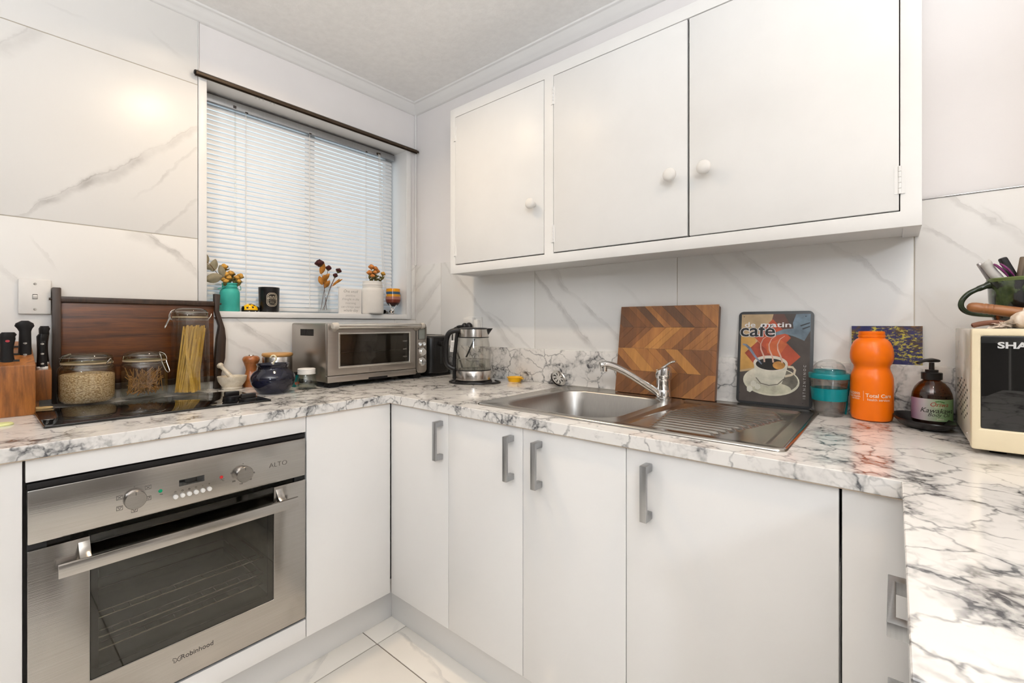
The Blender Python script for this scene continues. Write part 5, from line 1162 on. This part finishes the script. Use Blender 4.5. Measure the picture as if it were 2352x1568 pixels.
for ri in range(4):
    z0_, z1_ = rows[ri], rows[ri+1]; top_i = 3-ri; sl = 1 if ri in (1, 3) else -1     # '\' or '/'
    x = -0.10; k = 0; hgt = z1_-z0_
    while x < bw+0.10:
        w_ = rnd.uniform(0.024, 0.052)
        sft = -sl*hgt*1.02
        poly = [(x, z0_+0.0003), (x+w_-0.0005, z0_+0.0003), (x+w_-0.0005+sft, z1_-0.0003), (x+sft, z1_-0.0003)]
        poly = clip_rect(poly, 0.0, bw, 0.0, bh_)
        if len(poly) >= 3:
            s_ = seq[top_i]; ii = s_[min(len(s_)-1, max(0, int((x+0.04)/(bw+0.06)*len(s_))))]
            d_ = rnd.uniform(0, 0.0003)
            MB().prism(poly, -d_, 0.0045, lambda a, b, h: (a, h, b)).build('stave', boardw[ii], cbd, smooth=False)
        x += w_; k += 1
# ---- cafe sign
sgw, sgh = 0.206, 0.293
sg = thing('tin_sign', 'tin cafe sign with a coffee cup leaning on the splashback', 'sign', (1.701, -0.0545, CT+0.0068))
sg.rotation_euler = (-math.atan2(0.041, 0.290), 0, 0)
MB().prism(rrect(0, sgw, 0, sgh, 0.014, 6), 0.0, 0.0025, lambda a, b, h: (a, h, b)).build('plate', plain('charcoal_enamel', (0.022, 0.024, 0.026), 0.35), sg, bevel=0.0006)
_ly = [0]
def art(poly, c, name='printed_shape', var=0.25, scale=25.0, clip=True):
    """poly in photo-crop units (0..1150, 0..1480 downwards)"""
    pts = [((x-45)/1150*sgw, (1-(y-40)/1480)*sgh) for x, y in poly]
    if clip: pts = clip_rect(pts, 0.0085, sgw-0.0085, 0.008, sgh-0.009)
    if len(pts) < 3: return
    _ly[0] += 1
    b = MB().prism(pts, -0.00003*_ly[0]-0.0001, 0.0005, lambda a, h_, h: (a, h, h_))
    b.build(name, plain('sign_print_%d' % _ly[0], c, 0.38, var=var, scale=scale), sg, smooth=False)
art([(90, 80), (1150, 80), (1150, 1500), (60, 1500)], (0.055, 0.045, 0.040))
art([(90, 85), (610, 85), (600, 500), (330, 980), (60, 1030)], (0.42, 0.30, 0.17), var=0.35, scale=14)
art([(80, 450), (330, 470), (330, 940), (70, 1000)], (0.45, 0.25, 0.07), var=0.4, scale=14)
art([(600, 85), (760, 85), (900, 330), (760, 400), (560, 250)], (0.10, 0.045, 0.035))
art([(590, 165), (870, 460), (600, 760), (310, 455)], (0.36, 0.065, 0.028))
art([(160, 715), (365, 520), (640, 790), (420, 1000)], (0.28, 0.05, 0.025), var=0.5)
art([(800, 530), (1015, 745), (850, 905), (610, 780)], (0.33, 0.06, 0.028))
art([(500, 560), (700, 480), (820, 560), (690, 760), (520, 700)], (0.42, 0.10, 0.035))
art([(570, 462), (640, 375), (760, 325), (905, 312), (893, 225), (940, 90), (1150, 80), (1150, 340), (1065, 500), (930, 440), (780, 395), (660, 420)], (0.14, 0.19, 0.235), var=0.5, scale=20)
art([(1000, 262), (1140, 215), (1140, 232), (1010, 282)], (0.03, 0.035, 0.04)); art([(1030, 310), (1140, 270), (1140, 287), (1040, 330)], (0.03, 0.035, 0.04))
art(ellipse(580, 1140, 430, 228), (0.52, 0.50, 0.40), var=0.35); art(ellipse(588, 1128, 398, 200), (0.115, 0.105, 0.085), var=0.7); art(ellipse(470, 1120, 290, 190), (0.50, 0.47, 0.385), var=0.4); art(ellipse(590, 1250, 300, 90), (0.46, 0.44, 0.34), var=0.4)
art(ribbon([(835, 905), (905, 908), (940, 950), (930, 1000), (880, 1030), (795, 1055)], 34), (0.47, 0.40, 0.30))
art([(312, 870), (345, 1080), (375, 1150), (440, 1205), (560, 1228), (680, 1205), (760, 1140), (800, 1040), (835, 880)], (0.50, 0.48, 0.40), var=0.35)
art(ellipse(570, 865, 264, 122), (0.55, 0.51, 0.44), var=0.15); art(ellipse(572, 880, 226, 92), (0.012, 0.010, 0.009)); art(ellipse(700, 890, 92, 62), (0.42, 0.20, 0.05), var=0.6)
art(ribbon([(355, 1100), (430, 1185), (560, 1210), (690, 1185), (780, 1095)], 14), (0.10, 0.09, 0.07))
for px in (0, 130, 260):
    art(ribbon([(480+px*1.05, 850), (470+px, 760), (420+px, 650), (412+px, 570), (450+px, 480), (520+px, 430)], [26, 24, 20, 16, 12, 4]), (0.52, 0.34, 0.27), var=0.3)
art(ribbon([(125, 572), (180, 588), (240, 640), (330, 765), (440, 885)], [18, 40, 42, 34, 18]), (0.17, 0.20, 0.27), var=0.5)
for cx_, cy_ in ((320, 1200), (385, 1240), (260, 1288)): art(ellipse(cx_, cy_, 50, 52, 6, 0.4, 0.4+2*PI), (0.55, 0.54, 0.47), var=0.2)
sgp = lambda x, y, k: (lambda a, b: ((x-45)/1150*sgw + a, -0.0016-0.0002*k, (1-(y-40)/1480)*sgh + b))
wi = plain('white_sign_print', (0.70, 0.69, 0.70), 0.4); bi = plain('black_sign_print', (0.012, 0.012, 0.013), 0.4)
lettering('caf\u00e9', 0.056, wi, sg, sgp(355, 442, 0), bold=0.0022, sx=1.14); lettering('caf\u00e9', 0.056, bi, sg, sgp(355, 442, 1), bold=0.0009, sx=1.14)
lettering('de', 0.022, wi, sg, sgp(235, 292, 2), bold=0.0003, sx=1.5); lettering('matin', 0.022, wi, sg, sgp(640, 292, 2), bold=0.0003, sx=1.75)
vtx = lambda a, b: ((1098-45)/1150*sgw + b, -0.0016, 0.088 + a)
vtx2 = lambda a, b: ((1080-45)/1150*sgw - b + 0.003, -0.0016, 0.079 + a)
lettering('IBTNZNTINOC', 0.0095, plain('grey_sign_print', (0.5, 0.49, 0.47), 0.4), sg, vtx2, space=1.75)
for x, y in ((135, 125), (1080, 125), (100, 1355), (1060, 1440)): MB().lathe([(0.0015, -0.0002), (0, -0.0004)], 10).map(lambda a, b, h: ((x-45)/1150*sgw+a, h-0.0014, (1-(y-40)/1480)*sgh+b)).build('nail_hole', M['black'], sg)

# ---- breakfast cup with dome lid
cu = thing('breakfast_cup', 'clear plastic cup with teal bands, dome lid and spoon', 'cup', (1.949, -0.076, CT))
cpl = thin_glass('clear_plastic', (0.94, 0.93, 0.92), 0.03, 1.4)
MB().lathe([(0, 0.001), (0.032, 0.001), (0.0345, 0.004), (0.0375, 0.04), (0.0455, 0.108), (0.0440, 0.108), (0.036, 0.04), (0.033, 0.007), (0, 0.006)], 40).build('tumbler', cpl, cu, ang=60)
MB().lathe([(0.0400, 0.044), (0.0412, 0.044), (0.0440, 0.078), (0.0428, 0.078)], 40, closed=True).build('sleeve', M['teal'], cu, ang=40)
MB().lathe([(0.0465, 0.1045), (0.0485, 0.105), (0.0492, 0.117), (0.0480, 0.119), (0.040, 0.119), (0.038, 0.128), (0.037, 0.128), (0.038, 0.112), (0.0455, 0.106)], 40, closed=True).build('lid_ring', M['teal'], cu, ang=40)
MB().lathe([(0.0440, 0.1195), (0.0445, 0.1215), (0.0400, 0.123)] + [(0.040*math.cos(a), 0.124+0.034*math.sin(a)) for a in [PI/2*k/10 for k in range(1, 11)]], 40).build('dome_lid', thin_glass('dome_plastic', (0.95, 0.945, 0.94), 0.02, 1.5), cu, ang=60)
rx_, ry_ = 0.7652, 0.6437
def cr3(r, d, z): return (r*rx_+d*ry_, r*ry_-d*rx_, z)
MB().tube(smoothpts([cr3(0.046, 0.006, 0.117), cr3(0.052, 0.008, 0.108), cr3(0.0545, 0.008, 0.092), cr3(0.049, 0.008, 0.074), cr3(0.046, 0.008, 0.055), cr3(0.0445, 0.008, 0.03), cr3(0.0405, 0.008, 0.004)], 6), [0.006]*6+[0.0075]*12+[0.005]*6+[0.0036]*13, 10, flat=0.6).build('spoon', M['teal'], cu)
# ---- postcard on the upstand
pc = NT('abstract_painting'); pq = pc.pos()
n_a = pc.noise(pc.map(pq, (1, 1, 1.4)), 26, 5, 0.7, 0.8); n_b = pc.noise(pc.map(pq, (1, 1, 2.2), loc=(3, 1, 2)), 70, 4, 0.7); n_c = pc.noise(pc.map(pq, loc=(7, 2, 4)), 18, 4, 0.6)
base_ = pc.ramp(n_a, [(0.30, (0.006, 0.012, 0.055)), (0.48, (0.022, 0.022, 0.105)), (0.58, (0.045, 0.028, 0.03)), (0.70, (0.16, 0.075, 0.02))])
f_ = pc.math('MULTIPLY', pc.rng(n_b, 0.49, 0.58), pc.rng(n_c, 0.42, 0.54))
pc.col(pc.mix(f_, base_, (0.50, 0.43, 0.055))); pc.p(Roughness=0.35)
pk = thing('postcard', 'blue and yellow abstract painting postcard standing on the upstand', 'postcard', (1.996, -0.0135, 1.0202))
box('card', M['white'], pk, 0, 0.152, 0.0, 0.0008, 0, 0.105, bevel=0)
MB().add([(0.0005, -0.0002, 0.0005), (0.1515, -0.0002, 0.0005), (0.1515, -0.0002, 0.1045), (0.0005, -0.0002, 0.1045)], [(0, 1, 2, 3)]).build('painted_face', pc.m, pk, smooth=False)
# ---- orange drink bottle
ob = thing('drink_bottle', 'bright orange plastic drink bottle without its cap', 'bottle', (2.043, -0.074, CT))
MB().lathe([(0, 0.002), (0.036, 0.0), (0.0435, 0.004), (0.0465, 0.016), (0.0468, 0.09), (0.0465, 0.112), (0.0440, 0.124), (0.0395, 0.135), (0.0385, 0.141), (0.0395, 0.147), (0.0440, 0.154), (0.0468, 0.164), (0.0470, 0.178), (0.0450, 0.194), (0.0400, 0.208), (0.0330, 0.2165), (0.0285, 0.219), (0.0285, 0.2215), (0.0297, 0.2225), (0.0297, 0.2275), (0.0275, 0.2285), (0.0280, 0.230), (0.0288, 0.2315), (0.0280, 0.2375), (0.0255, 0.2375), (0.0255, 0.215), (0.041, 0.19), (0, 0.186)], 48).build('body', M['orange'], ob, ang=45)
oa = cang(2.043, -0.074); wpnt = plain('white_bottle_print', (0.80, 0.72, 0.62), 0.4)
lettering('Total Care', 0.0135, wpnt, ob, around(0.0471, oa+0.36, 0.0655), bold=0.0001)
lettering('health services', 0.0088, wpnt, ob, around(0.0471, oa+0.36, 0.0565))
MB().grid(2, 1, lambda u, v: (0.0471*math.cos(oa-0.37+u*0.012), 0.0471*math.sin(oa-0.37+u*0.012), 0.055+v*0.026)).build('divider_print', wpnt, ob, smooth=False)
lettering('Access', 0.0135, wpnt, ob, around(0.0471, oa-0.93, 0.070)); lettering('Total Health', 0.0075, wpnt, ob, around(0.0471, oa-0.92, 0.063)); lettering('services', 0.007, wpnt, ob, around(0.0471, oa-0.80, 0.0575))
# ---- black oval dish and lotion bottle
bd = thing('oval_dish', 'black oval dish under the amber pump bottle', 'dish', (2.1445, -0.108, CT), math.atan2(-0.87, 0.5))
MB().lathe([(0, 0.0), (0.55, 0.0), (0.75, 0.004), (0.95, 0.014), (1.0, 0.019), (0.985, 0.022), (0.90, 0.018), (0.72, 0.007), (0.5, 0.0035), (0, 0.0035)], 48).map(lambda x, y, z: (x*0.080, y*0.050, z + 0.006*max(0, -x)*(z > 0.01))).build('dish_body', M['black'], bd, ang=50)
lo = thing('lotion_bottle', 'amber pump bottle with green and purple label beside the microwave', 'bottle', (2.1625, -0.066, CT+0.0075))
amb = thin_glass('amber_glass', (0.42, 0.20, 0.03), 0.02, 1.6)
MB().lathe([(0, 0), (0.036, 0), (0.0385, 0.003), (0.0395, 0.012), (0.0395, 0.064), (0.038, 0.076), (0.033, 0.090), (0.025, 0.101), (0.0175, 0.107), (0.0160, 0.112), (0.0160, 0.120), (0, 0.120)], 40).build('bottle_body', amb, lo, ang=50)
MB().lathe([(0, 0.001), (0.036, 0.001), (0.0375, 0.004), (0.038, 0.060), (0.0365, 0.0725), (0, 0.0725)], 40).build('contents', plain('dark_lotion', (0.05, 0.014, 0.004), 0.3), lo, ang=50)
MB().lathe([(0.0145, 0.108), (0.0205, 0.110), (0.0208, 0.126), (0.0195, 0.1275), (0.013, 0.128), (0.013, 0.134), (0.0055, 0.1345), (0.0052, 0.152), (0, 0.152)], 32).build('pump_collar', M['black'], lo, ang=40)
pa = ja   # nozzle points to picture left
MB().tube([(-0.014*math.cos(pa), -0.014*math.sin(pa), 0.1565), (0.0, 0.0, 0.158), (0.018*math.cos(pa), 0.018*math.sin(pa), 0.157), (0.036*math.cos(pa), 0.036*math.sin(pa), 0.1515)], [0.009, 0.0125, 0.008, 0.0045], 14, flat=0.45).build('pump_head', M['black'], lo)
MB().tube([(0, 0, 0.06), (0, 0, 0.108)], 0.004, 8).build('dip_tube', plain('tube_plastic', (0.6, 0.35, 0.1), 0.4), lo)
la = cang(2.1625, -0.066); RL = 0.0397
lm = NT('lotion_label'); lg = lm.n('ShaderNodeTexCoord').outputs['Generated']; sx_ = lm.n('ShaderNodeSeparateXYZ'); lm.L.new(lg, sx_.inputs[0])
lm.col(lm.mix(lm.math('MULTIPLY', lm.rng(lm.noise(lg, 60), 0.55, 0.7), 0.25), lm.ramp(sx_.outputs[0], [(0.05, (0.30, 0.17, 0.27)), (0.3, (0.46, 0.42, 0.44)), (0.62, (0.30, 0.42, 0.24)), (0.95, (0.20, 0.36, 0.14))]), (0.62, 0.60, 0.58))); lm.p(Roughness=0.4)
MB().grid(24, 1, lambda u, v: (RL*math.cos(la-1.45+u*2.9), RL*math.sin(la-1.45+u*2.9), 0.010+v*0.054)).build('paper_label', lm.m, lo, ang=60)
redp = plain('red_label_print', (0.33, 0.03, 0.02), 0.4); grp = plain('green_label_print', (0.05, 0.16, 0.04), 0.4)
lettering('Oriwa', 0.0145, redp, lo, around(RL+0.0003, la+0.36, 0.0465), shear=0.3); lettering('NATURAL', 0.0045, wpnt, lo, around(RL+0.0003, la+0.38, 0.0425))
lettering('Kawakawa', 0.0165, M['ink'], lo, around(RL+0.0003, la+0.30, 0.0305), shear=0.35, bold=0.0001); lettering('Body Oil', 0.0125, M['ink'], lo, around(RL+0.0003, la+0.36, 0.0215), shear=0.35)
lettering('250mL', 0.0055, wpnt, lo, around(RL+0.0003, la+0.42, 0.0135))
for k, a in enumerate((-0.6, -0.2, 0.2, 0.6, 1.0)):
    on_cyl([(0.0145+0.004*k*0.9 - 0.006 + dx_, 0.0575+dz_ + 0.0015*math.cos(a*2)) for dx_, dz_ in ((-0.003, 0), (0, 0.0015), (0.003, 0), (0, -0.0015))], RL, la, 0.0, grp, lo, 'leaf_print')

# ================================================================ MICROWAVE
MX0, MX1, MY0, MY1, MZ0, MZ1 = 0.0, 0.460, 0.0, 0.325, 0.012, 0.248
mw = thing('microwave', 'cream microwave oven on the right end of the worktop', 'microwave', (2.208, -0.356, CT))
cream = plain('cream_plastic', (0.74, 0.64, 0.45), 0.3, var=0.03); mcase = plain('cream_enamel', (0.70, 0.64, 0.54), 0.12, var=0.04)
box('case', mcase, mw, MX0, MX1, MY0+0.028, MY1, MZ0, MZ1-0.001, bevel=0.003)
MB().cells([MX0-0.001, 0.0125, 0.335, MX1+0.001], [MZ0-0.002, 0.052, 0.234, MZ1], lambda x, z: not (0.0125 < x < 0.335 and 0.052 < z < 0.234), 0, 0.026).map(lambda a, b, h: (a, h, b)).build('front_frame', cream, mw, bevel=0.004)
dw = MB().box(0.0128, 0.3345, 0.003, 0.020, 0.0525, 0.2335).build('door_window', M['blackglass'], mw, bevel=0.001)
lettering('SHARP', 0.0165, plain('silver_print', (0.55, 0.55, 0.55), 0.3), dw, front(0.067, 0.2105, 0.0026), bold=0.0006, sx=1.3)
cp2 = box('control_panel', M['black'], mw, 0.345, 0.452, -0.001, 0.01, 0.058, 0.232, bevel=0.002)
box('display', M['blackglass'], cp2, 0.358, 0.440, -0.002, 0.0, 0.20, 0.222, bevel=0)
for i in range(4):
    for j in range(3): box('button', M['white'], cp2, 0.357+0.029*j, 0.379+0.029*j, -0.0025, 0.0, 0.09+0.026*i, 0.106+0.026*i, bevel=0.0008)
for k in range(11):
    for j in range(4):
        if j in (0, 3) and k in (0, 10) : continue
        y_ = 0.075 + 0.052*j + (0.026 if k % 2 else 0); z_ = 0.052 + 0.0082*k
        MB().prism([(-0.0022, 0), (0, -0.0026), (0.0022, 0), (0, 0.0026)], -0.0006, 0.001, lambda a, b, h: (MX0+h, y_+a*2.2, z_+b)).build('vent_hole', M['blackm'], mw, smooth=False)
MB().lathe([(0.004, 0), (0.003, 0.0015), (0, 0.0018)], 12).map(lambda a, b, h: (MX0-h, 0.075+a, 0.027+b)).build('screw', M['wire'], mw)
for x, y in ((0.04, 0.05), (0.42, 0.05), (0.04, 0.29), (0.42, 0.29)): box('foot', M['black'], mw, x-0.012, x+0.012, y-0.012, y+0.012, 0.0, MZ0, bevel=0.001)
MT = CT + MZ1
# ---- green mug
gm = thing('green_mug', 'big green and black glazed mug on the microwave holding utensils', 'mug', (2.311, -0.200, MT))
gg = NT('green_black_glaze'); gq = gg.obj()
gg.col(gg.mix(gg.rng(gg.noise(gg.map(gq, (1, 1, 0.6)), 30, 3, 0.5, 0.6), 0.46, 0.56), (0.006, 0.005, 0.005), gg.ramp(gg.noise(gq, 90, 3), [(0.3, (0.020, 0.032, 0.012)), (0.7, (0.055, 0.075, 0.028))]))); gg.p(Roughness=0.13, Coat_Weight=0.3)
MB().lathe([(0, 0), (0.050, 0), (0.053, 0.004), (0.060, 0.030), (0.0635, 0.06), (0.0645, 0.085), (0.0665, 0.1045), (0.0655, 0.106), (0.062, 0.1035), (0.060, 0.08), (0.056, 0.02), (0.05, 0.008), (0, 0.007)], 48).build('body', gg.m, gm, ang=50)
MB().lathe([(0.0663, 0.099), (0.0672, 0.1045), (0.0658, 0.1068), (0.0625, 0.1045)], 48).build('rim_glaze', plain('light_green_glaze', (0.10, 0.13, 0.04), 0.15), gm)
def mp(r, d, z): return (r*ja_c + d*ja_s, r*ja_s - d*ja_c, z)
ja_c, ja_s = math.cos(PI+0.22), math.sin(PI+0.22)
MB().tube(smoothpts([mp(0.060, 0, 0.096), mp(0.078, 0, 0.088), mp(0.098, 0, 0.076), mp(0.110, 0, 0.058), mp(0.108, 0, 0.042), mp(0.092, 0, 0.032), mp(0.056, 0, 0.028)], 6), [0.0080]*4+[0.0062]*4+[0.0052]*29, 12).build('handle', plain('green_handle_glaze', (0.022, 0.030, 0.014), 0.13, var=0.5, scale=40), gm)
def utensil(name, label, cat, base, top, w, t, mat, tip=None):
    u = thing(name, label, cat, base, 0, 'utensils in the green mug')
    e = Vector(top) - Vector(base); q_ = e.to_track_quat('Z', 'Y').to_matrix().to_4x4()
    MB().box(-w/2, w/2, -t/2, t/2, 0, e.length).xf(q_).build('handle', mat, u, bevel=min(w, t)*0.3)
    return u
gbx, gby = 2.311, -0.200
grey_s = plain('grey_steel', (0.30, 0.275, 0.27), 0.3, 0.7)
utensil('utensil', 'grey hollow steel handle furthest left in the green mug', 'utensil', (gbx-0.02, gby, MT+0.012), (2.232, -0.206, MT+0.143), 0.011, 0.008, grey_s)
utensil('utensil', 'thin shiny steel handle next to the grey one in the mug', 'utensil', (gbx-0.01, gby-0.008, MT+0.012), (2.243, -0.216, MT+0.144), 0.0035, 0.006, M['wire'])
utensil('utensil', 'black faceted handle rising from the green mug', 'utensil', (gbx+0.015, gby+0.012, MT+0.012), (2.268, -0.20, MT+0.152), 0.018, 0.012, M['blackm'])
utensil('utensil', 'flat black handle behind the bronze one in the mug', 'utensil', (gbx-0.005, gby+0.02, MT+0.012), (2.303, -0.18, MT+0.147), 0.026, 0.006, M['blackm'])
utensil('utensil', 'bronze grey square handle in the green mug', 'utensil', (gbx-0.03, gby-0.005, MT+0.012), (2.298, -0.215, MT+0.150), 0.013, 0.010, plain('bronze_grey', (0.14, 0.105, 0.075), 0.35, 0.5))
wu = thing('peeler', 'white utensil with two oval purple-edged loops in the mug', 'utensil', (gbx-0.01, gby-0.01, MT+0.012), 0, 'utensils in the green mug')
pw = plain('pale_grey_plastic', (0.50, 0.48, 0.45), 0.3); pur = plain('purple_plastic', (0.16, 0.025, 0.11), 0.3)
MB().tube(smoothpts([(0, 0, 0.0), (-0.03, -0.004, 0.075), (-0.050, -0.006, 0.110), (-0.058, -0.007, 0.126), (-0.062, -0.007, 0.131)], 5), [0.005]*5+[0.009]*10+[0.010]*5+[0.005], 12).build('handle', pw, wu)
for dx_ in (0.004, 0.013):
    MB().tube(smoothpts([(-0.052+dx_, -0.014, 0.126), (-0.040+dx_, -0.015, 0.112), (-0.028+dx_, -0.014, 0.092)], 5), [0.0015, 0.004, 0.005, 0.005, 0.005, 0.005, 0.0045, 0.004, 0.003, 0.002, 0.001], 10, flat=0.5).build('loop', pur, wu)
# ---- wooden stick, small stick, garlic
ws = thing('wooden_pestle', 'turned wooden pestle resting against the green mug', 'pestle', (2.206, -0.292, MT+0.046))
wd = Vector((0.24, -0.01, -0.048)).normalized()
pts_ = [0, 0.002, 0.006, 0.012, 0.022, 0.023, 0.025, 0.026, 0.030, 0.031, 0.033, 0.034, 0.038, 0.039, 0.041, 0.05, 0.12, 0.18, 0.20]
rs_ = [0.002, 0.0065, 0.009, 0.0102, 0.0105, 0.0099, 0.0099, 0.0106, 0.0106, 0.0100, 0.0100, 0.0107, 0.0107, 0.0101, 0.0107, 0.0108, 0.0115, 0.012, 0.012]
MB().tube([wd*t_ for t_ in pts_], rs_, 20).build('shaft', wood('pestle_wood', (0.15, 0.05, 0.012), (0.30, 0.115, 0.03), 'x', 20, 0.1, 0.4), ws, ang=40)
st2 = thing('bark_stick', 'short curved reddish brown stick on the microwave', 'stick', (2.211, -0.315, MT+0.006))
MB().tube(smoothpts([(0, 0, -0.001), (0.015, 0.0, 0.004), (0.035, 0.0, 0.006), (0.055, 0.0, 0.003), (0.068, 0.0, 0.0)], 5), [0.0025]+[0.005]*18+[0.004, 0.002], 10).build('stick_body', wood('bark', (0.06, 0.018, 0.008), (0.22, 0.075, 0.03), 'x', 30, 0.1, 0.6), st2)
gk = NT('garlic_skin'); go_ = gk.obj(); gk.col(gk.ramp(gk.noise(gk.map(go_, (1, 1, 0.15)), 90, 3), [(0.35, (0.62, 0.50, 0.40)), (0.6, (0.78, 0.70, 0.61))])); gk.p(Roughness=0.4)
ga = thing('garlic_bulb', 'cream garlic bulb on top of the microwave', 'garlic', (2.286, -0.318, MT))
MB().lathe([(0, 0), (0.010, 0.0005), (0.018, 0.006), (0.0215, 0.015), (0.020, 0.024), (0.013, 0.031), (0.005, 0.035), (0.003, 0.042), (0, 0.043)], 36).map(lambda x, y, z: (x*(1+0.05*math.cos(8*math.atan2(y, x))), y*(1+0.05*math.cos(8*math.atan2(y, x))), z)).build('bulb', gk.m, ga, ang=60)
gs = thing('garlic_skins', 'papery torn garlic skins beside the garlic bulb', 'garlic skins', (2.262, -0.322, MT), kind='stuff'); rnd = random.Random(9); m = MB()
for k in range(26):
    c = Vector((rnd.uniform(-0.022, 0.010), rnd.uniform(-0.008, 0.008), rnd.uniform(0.002, 0.013))); a, b = rnd.uniform(0, PI), rnd.uniform(-0.8, 0.8); s_ = rnd.uniform(0.004, 0.009)
    R_ = Matrix.Translation(c) @ Matrix.Rotation(a, 4, 'Z') @ Matrix.Rotation(b, 4, 'X')
    m.add([tuple(R_ @ Vector(((u-0.5)*2*s_, (v-0.5)*2*s_, 0.3*s_*math.sin(3*u+2*v+k)))) for u in (0, 0.5, 1) for v in (0, 0.5, 1)], [(0, 1, 4, 3), (1, 2, 5, 4), (3, 4, 7, 6), (4, 5, 8, 7)])
m.v = [(x, y, max(0.0003, z)) for x, y, z in m.v]
m.build('skin_flakes', gk.m, gs, ang=60)
